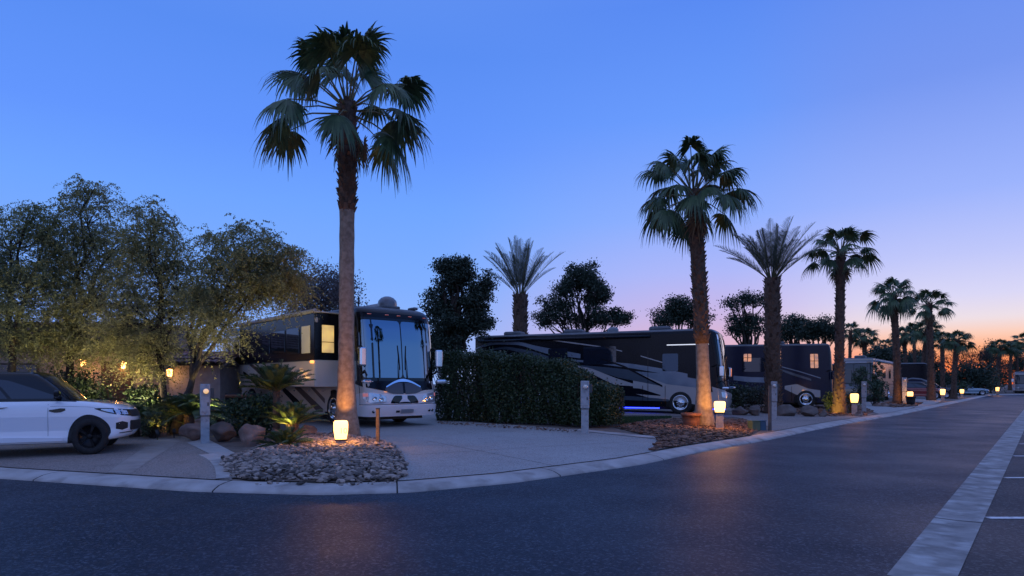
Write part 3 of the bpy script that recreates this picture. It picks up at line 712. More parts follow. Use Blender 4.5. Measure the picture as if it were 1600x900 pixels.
def cycad(px, py, label, nf, L, leafmat='cycad_leaf', trunk=.2, Y=None, up=.9, nl=40, group='sago palms', tw=.12, ll=.2, el0=.12, dr=.45):
    if Y is None: x, y = gp(px, py); Y = y
    x, y, z = at(px, Y); t = thing('sago_palm', label, 'cycad', (x, y, z), group=group); mL, mP = MB(), MB()
    m = MB(); zs = np.linspace(-.05, trunk, 8); m.tube(np.stack([0*zs, 0*zs, zs], 1), tw*(1+.08*np.sin(zs*30)), n=12)
    boots(m, np.stack([0*zs, 0*zs, zs], 1), np.full(8, tw), 0, trunk, int(30+trunk*60), r, tw*.45, tw*.2); m.build('trunk', 'palm_core', t)
    for i in range(nf):
        k = i/(nf-1); az = i*2.39996; pinnate(mL, mP, np.array([math.cos(az)*tw*.5, math.sin(az)*tw*.5, trunk]), az, 1.4-(1.4-el0)*k+r.normal(0, .06), L*r.uniform(.85, 1.1), L*dr*(1.2-.4*k), nl, ll, .008, r, .35, .9, .012, .1)
    c = mL.build('crown', leafmat, t); mP.build('leaf_stalks', 'petiole', c); return t
# hedge: one clipped mass of small leaves on a frame of twigs
def hedge():
    A, B = np.array(gp(684, 657)), np.array(gp(948, 670)); d = (B-A)/np.linalg.norm(B-A); nrm = np.array((-d[1], d[0])); L = np.linalg.norm(B-A); D = 1.9
    x, y = A; t = thing('hedge', 'long clipped dark green hedge between the two driveways', 'hedge', (x, y, G(x, y)))
    N = 46000; u = r.uniform(0, 1, N); v = r.uniform(0, 1, N); w = r.uniform(0, 1, N); face = r.choice(4, N, p=[.55, .30, .07, .08])
    v = np.where(face == 0, r.beta(1, 9, N), v); w = np.where(face == 1, 1-r.beta(1, 9, N), w); u = np.where(face == 2, r.beta(1, 40, N), np.where(face == 3, 1-r.beta(1, 30, N), u))
    top = np.interp(u, [0, .1, .35, .55, .75, .83, .86, 1], [2.36, 2.42, 2.34, 2.18, 1.96, 1.72, 1.30, 1.10])+.10*np.sin(u*29)+.06*np.sin(u*71+1)
    bulge = .16*np.sin(u*17+w*2)+.10*np.sin(u*23)+.10*np.sin(u*51+w*6)+.12*np.sin(w*5)
    p = A+d*(u*L)[:, None]+nrm*(v*D-bulge*(1-v)+.25*np.maximum(0, w-.75))[:, None]
    z = w*top+r.normal(0, .04, N)+np.where(r.uniform(0, 1, N) > .985, r.uniform(0, .35, N), 0)
    c = np.stack([p[:, 0]-x, p[:, 1]-y, np.maximum(z, .02)], 1); m = MB(); leaves(m, c, .085, .6, r); m.build('foliage', 'hedge_leaf', t)
    m = MB()
    for i in range(260):
        q = r.uniform(0, 1); b = A+d*q*L+nrm*r.uniform(.4, 1.5)-A; e = b+r.normal(0, .35, 2); hh = np.interp(q, [0, .5, .8, .85, 1], [2.2, 2.1, 1.75, 1.35, 1.1])
        m.tube([(b[0], b[1], -.05), (*(.5*(b+e)+r.normal(0, .06, 2)), hh*.5), (e[0], e[1], hh*r.uniform(.8, 1.0))], [.022, .014, .006], n=4, cap=False)
    m.build('stems', 'bark', t)
hedge()
shrub(232, 640, 60, 74, 'dark tall bush left of the dark leaning tree trunk', 3000, .11, Y=18.6)
shrub(75, 640, 90, 84, 'dark tall bush in front of the tan casita window', 3600, .12, Y=20.5)
shrub(335, 640, 50, 40, 'dark low bush against the outbuilding wall', 1500, .10, Y=20.0)
cycad(432, 668, 'tall sago palm with a lit slender trunk in front of the cream motorhome', 40, .98, trunk=1.22, tw=.08, Y=15.6, nl=48, ll=.24, el0=.35, dr=.24)
cycad(457, 664, 'sago palm with yellow lit fronds under the taller one', 30, .82, trunk=.42, Y=15.2, tw=.14, nl=40, el0=.3, dr=.28)
cycad(446, 706, 'low sago palm sprouting from the river pebbles', 34, .66, trunk=.06, tw=.10, Y=13.7, nl=38, ll=.16, el0=.25, dr=.3)
cycad(296, 640, 'dark sago palm behind the utility pedestal near the white car', 40, 1.15, trunk=.55, Y=17.2, nl=44, ll=.24)
cycad(345, 640, 'dark sago palm beside the small tiled outbuilding', 30, .9, trunk=.35, Y=19.0, nl=36)
cycad(150, 640, 'sago palm lit yellow behind the bonnet of the white car', 34, 1.15, trunk=.35, Y=16.5, nl=40, ll=.24)
cycad(210, 640, 'dark sago palm below the right wall lamp', 30, 1.0, trunk=.45, Y=16.8, nl=36, ll=.22)
cycad(70, 640, 'dark sago palm behind the roof of the white car', 30, 1.2, trunk=.6, Y=17.5, nl=36, ll=.24)
shrub(392, 660, 92, 70, 'dark bush at the foot of the tall sago palm', 3600, .11, Y=16.2)
shrub(30, 640, 130, 70, 'yellow lit bush behind the white car roof', 4200, .10, Y=18.0)
shrub(240, 650, 46, 44, 'small leafy plant lit yellow beside the boulders', 1500, .10, Y=16.3, asp=.3)
shrub(110, 640, 120, 90, 'dark bush below the left wall lamp', 3600, .12, Y=19.5)
shrub(275, 640, 50, 54, 'dark narrow bush behind the second boulder', 1600, .10, Y=17.9)
shrub(1160, 640, 70, 38, 'dark bush by the boulders in front of the navy motorhome', 1800, .11, Y=32)
shrub(1185, 628, 60, 40, 'grey green bush left of the second date palm trunk', 1600, .11, Y=31.5, leafmat='date_leaf')
shrub(1300, 636, 34, 34, 'leafy bush left of the yellow footed palm', 1300, .11, Y=32)
shrub(1330, 636, 30, 34, 'fern like bush lit yellow by the third bollard lamp', 1300, .12, Y=31.8, asp=.3)
shrub(1365, 628, 40, 42, 'dark bush in front of the tan motorhome', 1500, .14, Y=42)
shrub(1372, 622, 22, 66, 'tall dark shrub against the tan motorhome wall', 1500, .14, Y=46)
shrub(1345, 622, 30, 60, 'tall dark shrub before the tan motorhome windscreen', 1500, .14, Y=45)
shrub(1502, 618, 30, 22, 'low dark bush beside the pale blue car', 900, .2, Y=80)
shrub(1548, 614, 50, 26, 'low dark bushes beside the last lamp', 1500, .25, Y=101)
def boulder(px, py, w, h, label, seed, m_='boulder', Y=None, d=.8):
    if Y is None: x, y = gp(px, py); Y = y
    x, y, z = at(px, Y); v, f = bigstone(seed, 4); W, H = w/F*Y/2, h/F*Y
    q = np.random.default_rng(seed); v = v*1.08; v += .035*np.sin(v[:, [2, 0, 1]]*4.3+seed*2); v += .03*np.sin(v[:, [1, 2, 0]]*9+seed)+.012*np.sin(v[:, [2, 0, 1]]*23)
    m = MB(); m.add(v*np.array([W, W*d, H*.62]), f, 0, True)
    o = m.build('boulder', m_); o.location = (x, y+W*d*.5, z+H*.38); o.rotation_euler = (0, 0, q.uniform(-.3, .3)); tag(o, label, 'boulder', 'boulders edging the lots')
boulder(240, 683, 50, 32, 'flat pinkish boulder nearest the white car nose', 3)
boulder(297, 682, 48, 27, 'wide pinkish boulder left of the utility pedestal', 5, Y=15.6)
boulder(345, 690, 44, 30, 'dark brown boulder behind the utility pedestal slab', 8, 'boulder_grey', Y=15.4)
boulder(392, 708, 50, 36, 'largest pinkish boulder at the left tip of the pebble bed', 12, Y=14.4)
boulder(430, 698, 36, 24, 'pink boulder under the sago palms', 15, Y=14.9)
boulder(474, 692, 40, 22, 'low rounded pink boulder at the back of the pebble bed', 21, Y=15.9)
boulder(370, 675, 34, 28, 'brown boulder half hidden by the dark bush', 23, 'boulder_grey', Y=16.4)
for i, (px, w, h, lab) in enumerate(((1160, 30, 16, 'small grey boulder left in the row before the navy motorhome'), (1182, 28, 18, 'grey boulder left of the second date palm'), (1228, 34, 20, 'wide grey boulder right of the second date palm'), (1264, 32, 18, 'grey boulder under the navy motorhome wheel'), (1288, 18, 12, 'small pinkish boulder near the yellow footed palm'))):
    boulder(px, 645, w, h, lab, 40+i, 'boulder_grey', Y=28.5)
for i, (px, lab) in enumerate(((1372, 'small stone left under the tan motorhome bush'), (1384, 'middle stone in front of the tan motorhome'), (1394, 'small stone next to the orange footed palm'))):
    boulder(px, 632, 12, 7, lab, 60+i, 'boulder', Y=41)
boulder(1346, 645, 16, 10, 'pale stone beside the third bollard lamp', 70, Y=29.5)
# ---------------------------------------------------------------- vehicle shells
class Shell:
    """skin of a vehicle: x forward (0 at the nose), y left, z up.  s runs round the plan from the middle of the nose,
    positive along the right side; P(s, z) gives the skin point"""
    def __init__(q, W, L, zb, zt, xf, D=.5, n=2.8, rt=.25, rb=.0, zmap=None, hwf=None, xr=None, rr=.18, blend=1.5):
        q.W, q.L, q.zb, q.zt, q.xf, q.D, q.rt, q.rb, q.zmap, q.hwf, q.xr, q.rr, q.blend = W, L, zb, zt, xf, D, rt, rb, zmap, hwf, xr, rr, blend
        u = np.sin(np.linspace(0, PI/2, 400)); y = u*W/2; x = -D*(1-(1-u**n)**(1/n))
        a = np.concatenate([[0], np.cumsum(np.hypot(np.diff(x), np.diff(y)))]); q.ta, q.ty, q.tx = a, y/(W/2), x
        q.sc = a[-1]; q.smax = q.sc+L-D
    def inset(q, z):
        i = 0.
        if z > q.zt-q.rt: i = q.rt-math.sqrt(max(0, q.rt**2-(z-q.zt+q.rt)**2))
        if q.rb and z < q.zb+q.rb: i += q.rb-math.sqrt(max(0, q.rb**2-(q.zb+q.rb-z)**2))
        return i
    def P0(q, s, z):
        i = q.inset(z); hw = q.W/2*(q.hwf(z) if q.hwf else 1)-i; a = abs(s); sg = 1 if s >= 0 else -1
        xf = np.interp(z, q.xf[0], q.xf[1])
        if a <= q.sc:
            y = hw*np.interp(a, q.ta, q.ty); x = np.interp(a, q.ta, q.tx)+xf-i
        else:
            d = a-q.sc; y = hw; x = -q.D-d+(xf-i)*max(0, 1-d/q.blend)
            if q.xr is not None: x += np.interp(z, q.xr[0], q.xr[1])*min(1, max(0, d/(q.L-q.D)))
            e = a-(q.smax-q.rr)
            if e > 0: y = hw-(q.rr-math.sqrt(max(0, q.rr**2-min(e, q.rr)**2)))
        return np.array([x, -sg*y, q.zmap(x, z) if q.zmap else z])
    def P(q, s, z, off=0.):
        p = q.P0(s, z)
        if off:
            e = .02; ds = q.P0(s+e, z)-q.P0(s-e, z); z0 = max(q.zb, z-e); z1 = min(q.zt-1e-3, z+e); dz = q.P0(s, z1)-q.P0(s, z0)
            nrm = np.cross(dz, ds); l = np.linalg.norm(nrm)
            if l > 1e-9: p = p-nrm/l*off if False else p+nrm/l*off*q.sgn(nrm, s)
        return p
    def sgn(q, nrm, s):
        out = np.array([1., 0, 0]) if abs(s) < q.sc*.35 else (np.array([.5, -1 if s > 0 else 1, 0]) if abs(s) < q.sc else np.array([0, -1. if s > 0 else 1, 0]))
        return 1 if nrm@out >= 0 else -1
    def body(q, zs, mids=None, ns=64, crown=.05):
        m = MB(); ss = np.concatenate([np.linspace(-q.smax, -q.sc, 26), np.linspace(-q.sc, q.sc, ns)[1:-1], np.linspace(q.sc, q.smax, 26)])
        zl = np.array(zs); g = np.array([[q.P0(s, z) for s in ss] for z in zl]); nS = len(ss)
        for k in range(len(zl)-1):
            m.grid(g[k:k+2], mi=(mids[k] if mids else 0), smooth=True)
        h = nS//2                         # roof and floor strips joining left to right
        for row, mi in ((g[-1], (mids[-1] if mids else 0)), (g[0], 0)):
            a = row[:h+1]; b = row[::-1][:h+1]
            mid = [.5*(a+b)+np.array([0, 0, crown if row is g[-1] else 0])]
            q1, q2 = .75*a+.25*b+np.array([0, 0, crown*.75 if row is g[-1] else 0]), .25*a+.75*b+np.array([0, 0, crown*.75 if row is g[-1] else 0])
            m.grid(np.stack([a, q1, mid[0], q2, b]), mi=mi, smooth=row is g[-1])
        for k in range(len(zl)-1):
            m.add([g[k][0], g[k][-1], g[k+1][-1], g[k+1][0]], [(0, 1, 2, 3)], mids[k] if mids else 0)
        return m
    def strip(q, m, pts, off=.006, nz=None, ns=None, mi=0, thick=None, curve=False):
        """a raised patch: pts = [(s, z low, z high), ...]"""
        p = np.array(pts, float); L = abs(p[-1, 0]-p[0, 0]); ns = ns or max(2, int(L/.14)+2)
        t = np.linspace(0, 1, len(p)); tt = np.linspace(0, 1, ns)
        if curve and len(p) > 2:
            def ci(v):
                mm = np.gradient(v, t); o = []
                for x in tt:
                    i = min(len(t)-2, int(x*(len(t)-1))); h = t[i+1]-t[i]; w = (x-t[i])/h
                    o.append((2*w**3-3*w**2+1)*v[i]+(w**3-2*w*w+w)*h*mm[i]+(3*w*w-2*w**3)*v[i+1]+(w**3-w*w)*h*mm[i+1])
                return np.array(o)
            S, A, B = ci(p[:, 0]), ci(p[:, 1]), ci(p[:, 2])
        else: S, A, B = (np.interp(tt, t, p[:, k]) for k in range(3))
        nz = nz or max(2, int((B-A).max()/.12)+2)
        g = np.array([[q.P(S[i], A[i]+(B[i]-A[i])*k/(nz-1), off) for k in range(nz)] for i in range(ns)])
        g0 = np.array([[q.P(S[i], A[i]+(B[i]-A[i])*k/(nz-1), off-(thick or off*.9)) for k in range(nz)] for i in range(ns)])
        fl = p[-1, 0] < p[0, 0]
        m.grid(g, mi=mi, smooth=True, flip=not fl)
        for e, e0 in ((g[:, 0], g0[:, 0]), (g0[:, -1], g[:, -1]), (g0[0], g[0]), (g[-1], g0[-1])): m.grid(np.stack([e, e0]), mi=mi, smooth=False, flip=not fl)
        return m
def wheel(parent, x, y, r, w, side, rim='chrome', bolts=True, spokes=0):
    """side -1: the outer face looks to -y"""
    o = -1 if side < 0 else 1
    t = MB(); t.lathe([(r*.60, -w), (r*.93, -w), (r, -w*.8), (r, -w*.25), (r*.975, -w*.12), (r*.93, 0), (r*.80, .012), (r*.66, .006), (r*.60, -.02)], 36, axis='y')
    for k in range(len(t.V)): t.V[k] = t.V[k]*np.array([1, -1 if o < 0 else 1, 1]) if False else t.V[k]
    e = t.build('wheel', 'rubber', parent); e.location = (x, y, r); e.rotation_euler = (0, 0, PI if o > 0 else 0)
    m = MB(); R0 = r*.64
    if spokes:
        m.lathe([(R0, -.10), (R0, -.005), (R0*.95, 0), (R0*.93, -.012), (R0*.93, -.022), (.001, -.022)], 36, axis='y')
        for k in range(spokes):
            a = k*2*PI/spokes
            for da in (-.12, .12):
                M = np.array(Matrix.Rotation(-(a+da), 3, 'Y')); m.box((math.cos(a+da*.6)*R0*.52, .006, math.sin(a+da*.6)*R0*.52), (R0*.86, .03, R0*.10), M=M)
        m.lathe([(R0*.20, -.02), (R0*.20, .012), (R0*.12, .016), (.001, .016)], 16, axis='y')
    else:
        m.lathe([(R0*1.02, -.01), (R0*1.02, .018), (R0*.93, .022), (R0*.86, -.02), (R0*.62, -.05), (R0*.55, .0), (R0*.36, .03), (R0*.32, .075), (R0*.22, .09), (.001, .092)], 32, axis='y')
        for k in range(10):
            a = k*2*PI/10; m.lathe([(.018, 0), (.018, .035), (.001, .04)], 6, (math.cos(a)*R0*.47, 0.0, math.sin(a)*R0*.47), axis='y')
    V = m
    b = V.build('rim', rim, e)
    return e
# lathe along 'y' grows towards -y, the right hand side of a vehicle

def mirror(sh, parent, side, s, z, out=.30, size=(.13, .20, .42), paint='chrome', arm='matt_black', fwd=.25):
    p = sh.P(s*side, z); m = MB(); o = np.array([fwd, -side*out, -.05])
    m.tube([p, p+o*.6+np.array([0, 0, .12]), p+o], [.035, .03, .03], n=8); a = m.build('mirror_arm', arm, parent)
    m = MB(); m.box(p+o+np.array([0, 0, -.18]), size, rz=side*.25); b = m.build('mirror_housing', paint, a, bevel=.045)
    m = MB(); m.box(p+o+np.array([-size[0]*.5-.004, 0, -.18]), (.006, size[1]*.8, size[2]*.82), rz=side*.25); m.build('mirror_glass', 'side_glass', a)
def ground_tilt(o, x, y): o.location.z = G(x, y)

def motorhome(name, label, corner, fwd, W=2.55, L=12.4, H=3.75, low='bus_cream', up='bus_black', split=1.95, wheels=(2.0, 9.0), near=1, frontmask=True, z0=.33, roofm='roof_grey', bodymids=True, xfz=None, bow=(.42, 2.6), rt=.22):
    """corner: where the near front corner stands; near=+1 when the right hand side looks at us"""
    f = np.array(fwd, float); f /= np.linalg.norm(f); left = np.array([-f[1], f[0]])
    c = np.array(corner[:2])+left*W/2*near
    gz = min(G(*(c-f*1.5)), G(*(c-f*L*.8)))
    t = thing(name, label, 'motorhome', (c[0], c[1], gz), math.atan2(f[1], f[0]), group='motorhomes parked on the lots')
    xf = xfz or ([z0, .55, .80, 1.15, 1.45, 1.9, 2.6, 3.1, H-.25, H], [-.10, -.02, .0, -.05, -.12, -.16, -.22, -.29, -.38, -.60])
    sh = Shell(W, L, z0, H, xf, D=bow[0], n=bow[1], rt=rt)
    zs = sorted(set([z0, .45, .6, .8, 1., 1.2, 1.5, 1.75, split, 2.3, 2.7, 3.1, 3.3, H-.22, H-.16, H-.10, H-.05, H-.015, H]))
    mids = [0 if z < split else (1 if z < H-.12 else 2) for z in zs[:-1]]; mids[-1] = 2
    sh.body(zs, mids).build('body', [low, up, roofm], t)
    for sd in (1, -1):
        for k, x in enumerate(wheels):
            a = MB(); s0 = sh.sc+x-sh.D; rr = .63
            pts = [(s0+rr*math.cos(q), z0+.002, max(z0+.01, .50+rr*math.sin(q))) for q in np.linspace(0, PI, 25)]
            sh.strip(a, pts, .004, ns=25, nz=2); a.build('wheel_arch', 'matt_black', t)
            if sd > 0 or k == 0:
                pass
            wheel(t, -x, -sd*(W/2+.012), .53, .28, -sd)
    if True:      # mirror the right hand arches to the left by rebuilding with negative s
        for x in wheels:
            a = MB(); s0 = sh.sc+x-sh.D; rr = .63
            sh.strip(a, [(-(s0+rr*math.cos(q)), z0+.002, max(z0+.01, .50+rr*math.sin(q))) for q in np.linspace(0, PI, 25)], .004, ns=25, nz=2); a.build('wheel_arch', 'matt_black', t)
    u = MB(); u.box((-L*.5, 0, z0-.02), (L*.92, W*.78, .20)); u.build('chassis', 'matt_black', t)
    return t, sh
def part(sh, t, name, material, *strips, off=.007, curve=False, parent=None, **k):
    m = MB()
    for s in strips: sh.strip(m, s, off, curve=curve, **k)
    return m.build(name, material, parent or t)
def rect(s0, s1, z0, z1): return [(s0, z0, z1), (s1, z0, z1)]
def rrect(s0, s1, z0, z1, r=.06):
    a = [0, .3, .7, 1.]; d = 1 if s1 > s0 else -1; o = []
    for q in a: o.append((s0+d*r*q, z0+r*(1-math.sqrt(1-(1-q)**2)), z1-r*(1-math.sqrt(1-(1-q)**2))))
    for q in a[::-1]: o.append((s1-d*r*q, z0+r*(1-math.sqrt(1-(1-q)**2)), z1-r*(1-math.sqrt(1-(1-q)**2))))
    return o
def windscreen(sh, t, z0, z1, half, glass='bus_glass', off=.016, gap=.02):
    part(sh, t, 'windscreen_surround', 'gloss_black', rect(-half-.10, half+.10, z0-.10, z1+.08), off=.008, ns=40)
    for sg in (1, -1): part(sh, t, 'windscreen', glass, rrect(sg*gap, sg*half, z0, z1, .10), off=off, ns=26, nz=14)
    m = MB()
    for sg in (1, -1):
        p = [sh.P(sg*.16, z0-.04, .04), sh.P(sg*.14, z0+.35, .05), sh.P(sg*.12, z0+.72, .035)]; m.tube(p, [.014, .012, .008], n=5)
        q = [sh.P(sg*.10, z0+.25, .03), sh.P(sg*.12, z0+.62, .035), sh.P(sg*.15, z0+1.0, .03)]; m.tube(q, [.012, .014, .010], n=5)
    m.build('wiper', 'matt_black', t)
def roofbox(t, x, y, z, l, w, h, name='air_conditioner', mt='canvas'):
    m = MB(); m.box((x, y, z+h/2), (l, w, h)); return m.build(name, mt, t, bevel=min(h*.45, .12))
def side_px(t, sh, px, py, off=0.):
    """where the sight line through a pixel meets the near side plane of a vehicle: (s, z) on its skin"""
    a = t.rotation_euler.z; ca, sa = math.cos(a), math.sin(a); o = np.array(t.location)
    d = np.array([(px-800)/F, 1, (HOR-py)/F]); c = np.array([0, 0, CH])-o
    inv = lambda v: np.array([ca*v[0]+sa*v[1], -sa*v[0]+ca*v[1], v[2]])
    d, c = inv(d), inv(c); k = (-sh.W/2-off-c[1])/d[1]; p = c+d*k
    return float(sh.sc-sh.D-p[0]), float(p[2])
def swoosh(t, sh, name, material, top, bot, off=.008, n=24):
    """top and bottom outlines given in photo pixels on the near side"""
    T = np.array([side_px(t, sh, *p) for p in top]); B = np.array([side_px(t, sh, *p) for p in bot])
    s0, s1 = max(T[:, 0].min(), B[:, 0].min()), min(T[:, 0].max(), B[:, 0].max())
    S = np.linspace(s0, s1, n); o = T[:, 0].argsort(); b = B[:, 0].argsort()
    zt, zb = np.interp(S, T[o, 0], T[o, 1]), np.interp(S, B[b, 0], B[b, 1])
    k = np.array([.25, .5, .25]); zt[1:-1] = np.convolve(zt, k, 'valid'); zb[1:-1] = np.convolve(zb, k, 'valid')
    zt = np.maximum(zt, zb+.004)
    zl = np.maximum(zb, sh.zb+.005); zh = np.minimum(np.maximum(zt, zl+.004), sh.zt-.25)
    return part(sh, t, name, material, list(zip(S, zl, zh)), off=off, ns=n)

# ---------------- the cream motorhome whose windscreen faces us
fw = np.array((.673, -.739))
T1, S1 = motorhome('motorhome', 'cream motorhome with a mirror like windscreen and a yellow lit window', (-4.25, 18.9), fw, L=12.8, H=3.72, low='bus_cream', split=2.05, wheels=(2.15, 9.2), bow=(.30, 3.0))
hs = S1.sc
part(S1, T1, 'front_mask', 'bus_black', [(-hs-.5, 1.16, 3.5), (-hs*.55, 1.12, 3.5), (-.35, 1.02, 3.5), (.35, 1.02, 3.5), (hs*.55, 1.12, 3.5), (hs+.35, 1.30, 3.5), (hs+2.2, 1.75, 3.5)], off=.006, ns=44)
windscreen(S1, T1, 1.50, 3.26, hs*.93)
part(S1, T1, 'bonnet_trim', 'chrome', [(-.62, 1.20, 1.24), (-.3, 1.34, 1.40), (0, 1.38, 1.47), (.3, 1.34, 1.40), (.62, 1.20, 1.24)], off=.02, curve=True, ns=24)
for sg in (1, -1):
    part(S1, T1, 'bonnet_panel', 'bus_brown', [(sg*.66, 1.10, 1.16), (sg*.45, 1.02, 1.30), (sg*.2, 1.00, 1.34), (sg*.04, 1.0, 1.34)], off=.014, curve=True)
part(S1, T1, 'nose_panel', 'bus_white', [(-hs-.4, .52, .90), (-hs*.8, .52, 1.06), (-.6, .52, 1.0), (0, .52, .97), (.6, .52, 1.0), (hs*.8, .52, 1.06), (hs+.3, .52, 1.02), (hs+1.2, .52, .70)], off=.010, ns=44)
part(S1, T1, 'bumper', 'bus_white', [(-hs-.35, .35, .68), (-hs*.5, .34, .66), (hs*.5, .34, .66), (hs+.35, .35, .68)], off=.055, ns=44)
part(S1, T1, 'bumper_gap', 'matt_black', [(-hs-.2, .685, .70), (hs+.2, .685, .70)], off=.014, ns=40)
# black arched emblem strokes over the bumper
for strokes in ([(-.50, .73, .74), (-.46, .72, .82), (-.36, .72, .94), (-.22, .74, .955), (-.10, .86, .955)], [(.50, .73, .74), (.46, .72, .82), (.36, .72, .94), (.22, .74, .955), (.10, .86, .955)], [(-.26, .715, .73), (-.1, .715, .76), (.1, .715, .76), (.26, .715, .73)]):
    part(S1, T1, 'emblem_stroke', 'gloss_black', strokes, off=.018, curve=True, ns=16)
part(S1, T1, 'licence_plate', 'alloy', rrect(-.30, .16, .43, .55, .02), off=.075)
part(S1, T1, 'tow_socket', 'matt_black', rrect(.20, .32, .44, .54, .02), off=.075)
for sg in (1, -1):
    h = part(S1, T1, 'headlight', 'lens_clear', [(sg*.66, .76, .92), (sg*.80, .72, .99), (sg*1.02, .72, 1.03), (sg*1.22, .76, 1.05), (sg*1.36, .88, 1.04)], off=.020, curve=True)
    for k, (a, z) in enumerate(((.82, .84), (1.02, .87))):
        m = MB(); p = S1.P(sg*a, z, .028); m.lathe([(.075, -.02), (.075, .01), (.06, .012), (.001, -.0)], 16, tuple(p), axis='x'); m.build('reflector', 'chrome', h)
    part(S1, T1, 'turn_signal', 'marker_dim', [(sg*1.20, .93, 1.03), (sg*1.36, .93, 1.03)], off=.027, parent=h)
    for k in (0, .13):
        m = MB(); p = S1.P(sg*(.92+k), .50, .058); m.lathe([(.045, -.02), (.045, .012), (.03, .0), (.001, -.0)], 12, tuple(p), axis='x'); m.build('fog_light', 'gloss_black', T1)
part(S1, T1, 'bonnet_lamp', 'marker_amber', rrect(.60, .70, 1.06, 1.10, .02), off=.03)
for s in (-1.0, -.42, 0, .42, 1.0):
    part(S1, T1, 'marker_light', 'marker_dim', rrect(s-.06, s+.06, 3.42, 3.46, .015), off=.02)
for sd, s in ((1, 1.62), (-1, 1.55)): mirror(S1, T1, sd, s, 2.36, .10, (.16, .24, .56), 'chrome', fwd=.50); mirror(S1, T1, sd, s-.25, 1.62, .06, (.12, .34, .12), 'chrome', fwd=.42)
d0 = S1.sc+.15
part(S1, T1, 'entry_door_seam', 'matt_black', rect(d0, d0+.02, .5, 2.75), rect(d0+.86, d0+.88, .5, 2.75), rect(d0, d0+.88, 2.74, 2.76), off=.012)
part(S1, T1, 'entry_door_window', 'door_glass', rrect(d0+.10, d0+.76, 1.40, 2.30, .06), off=.012)
part(S1, T1, 'side_window', 'side_glass', rrect(S1.sc-.05, d0-.04, 1.75, 2.9, .05), off=.012)
part(S1, T1, 'door_lock', 'gloss_black', rrect(d0+.78, d0+.84, 1.05, 1.12, .02), off=.02)
# slide out room with its own windows
SO0, SO1, SOD, zA, zB = 1.85, 8.3, .80, 1.22, 3.52
yo = -(2.55/2+SOD)
m = MB(); m.box((-(SO0+SO1)/2, -(2.55/2+SOD/2)+.03, (zA+2.06)/2), (SO1-SO0, SOD+.06, 2.06-zA), mi=0); m.box((-(SO0+SO1)/2, -(2.55/2+SOD/2)+.03, (2.06+zB)/2), (SO1-SO0-.002, SOD+.058, zB-2.06), mi=1)
so = m.build('slide_out', ['bus_cream', 'bus_black'], T1, bevel=.025)
def sowin(x0, x1, z0, z1, mt, nm='window'):
    m = MB(); m.box((-(x0+x1)/2, yo-.008, (z0+z1)/2), (x1-x0, .024, z1-z0)); return m.build(nm, mt, so, bevel=.01)
sowin(2.15, 2.75, 2.28, 3.14, 'window_dim'); sowin(2.95, 3.9, 2.28, 3.12, 'side_glass'); sowin(4.05, 5.2, 2.36, 3.10, 'side_glass'); sowin(5.35, 6.0, 2.36, 3.05, 'side_glass')
m = MB(); m.box((-SO0+.008, -(2.55/2+SOD*.45), 2.72), (.024, .40, .86)); wl = m.build('lit_window', 'window_yellow', so, bevel=.01)
m = MB(); m.box((-SO0+.024, -(2.55/2+SOD*.45), 2.62), (.012, .40, .02)); m.build('blind_rail', 'post_brown', wl)
m = MB(); m.box((-SO0-.12, yo-.03, 2.0), (.22, .05, .09)); m.build('porch_light', 'marker_amber', so, bevel=.02)
m = MB(); m.box((-SO0-.02, yo+.06, 3.30), (.08, .1, .16)); m.build('awning_bracket', 'canvas', so, bevel=.02)
m = MB(); m.tube([(-SO0+.1, yo-.02, zB+.05), (-SO1-.3, yo-.02, zB+.05)], .065, n=12); m.box((-(SO0+SO1)/2, -(2.55/2+SOD/2), zB+.02), (SO1-SO0+.3, SOD+.1, .035)); m.build('awning', 'canvas', so)
m = MB(); m.box((-(SO0+SO1)/2, yo-.006, 2.05), (SO1-SO0-.1, .012, .03)); m.build('trim_line', 'matt_black', so)
SL = Shell(2.55+2*SOD, 12.8, zA, zB, ([0, 4], [0, 0]), D=.42, n=2.6, rt=.01)
# dark ribbons sweeping down the cream flank, from the slide out to the sill
def ribbon(nm, mt, p0, p1, w0, w1):
    (x0, z_0), (x1, z_1) = p0, p1
    for lo, hi, y in ((zA+.02, 2.03, yo-.004), (S1.zb+.06, zA-.02, -2.55/2-.022)):
        pts = []
        for q in np.linspace(0, 1, 40):
            x = x0+(x1-x0)*q; z = z_0+(z_1-z_0)*(q**1.15); w = w0+(w1-w0)*q
            a, b = max(lo, z-w/2), min(hi, z+w/2)
            if b-a > .01 and not (y > yo+.1 and x > SO1): pts.append((x, a, b))
        if len(pts) > 2:
            m = MB(); p = np.array(pts); g = np.stack([np.stack([-p[:, 0], np.full(len(p), y), p[:, k]], 1) for k in (1, 2)])
            m.grid(g, smooth=False, flip=True); m.grid(g+np.array([0, .004, 0]), smooth=False); m.build(nm, mt, so if y < -1.4 else T1)
ribbon('dark_ribbon', 'bus_brown', (7.6, 2.15), (2.9, .35), .10, .30)
ribbon('dark_ribbon', 'bus_black', (7.9, 1.75), (4.1, .30), .08, .34)
ribbon('dark_ribbon', 'bus_brown', (5.6, 1.95), (2.75, .75), .05, .16)
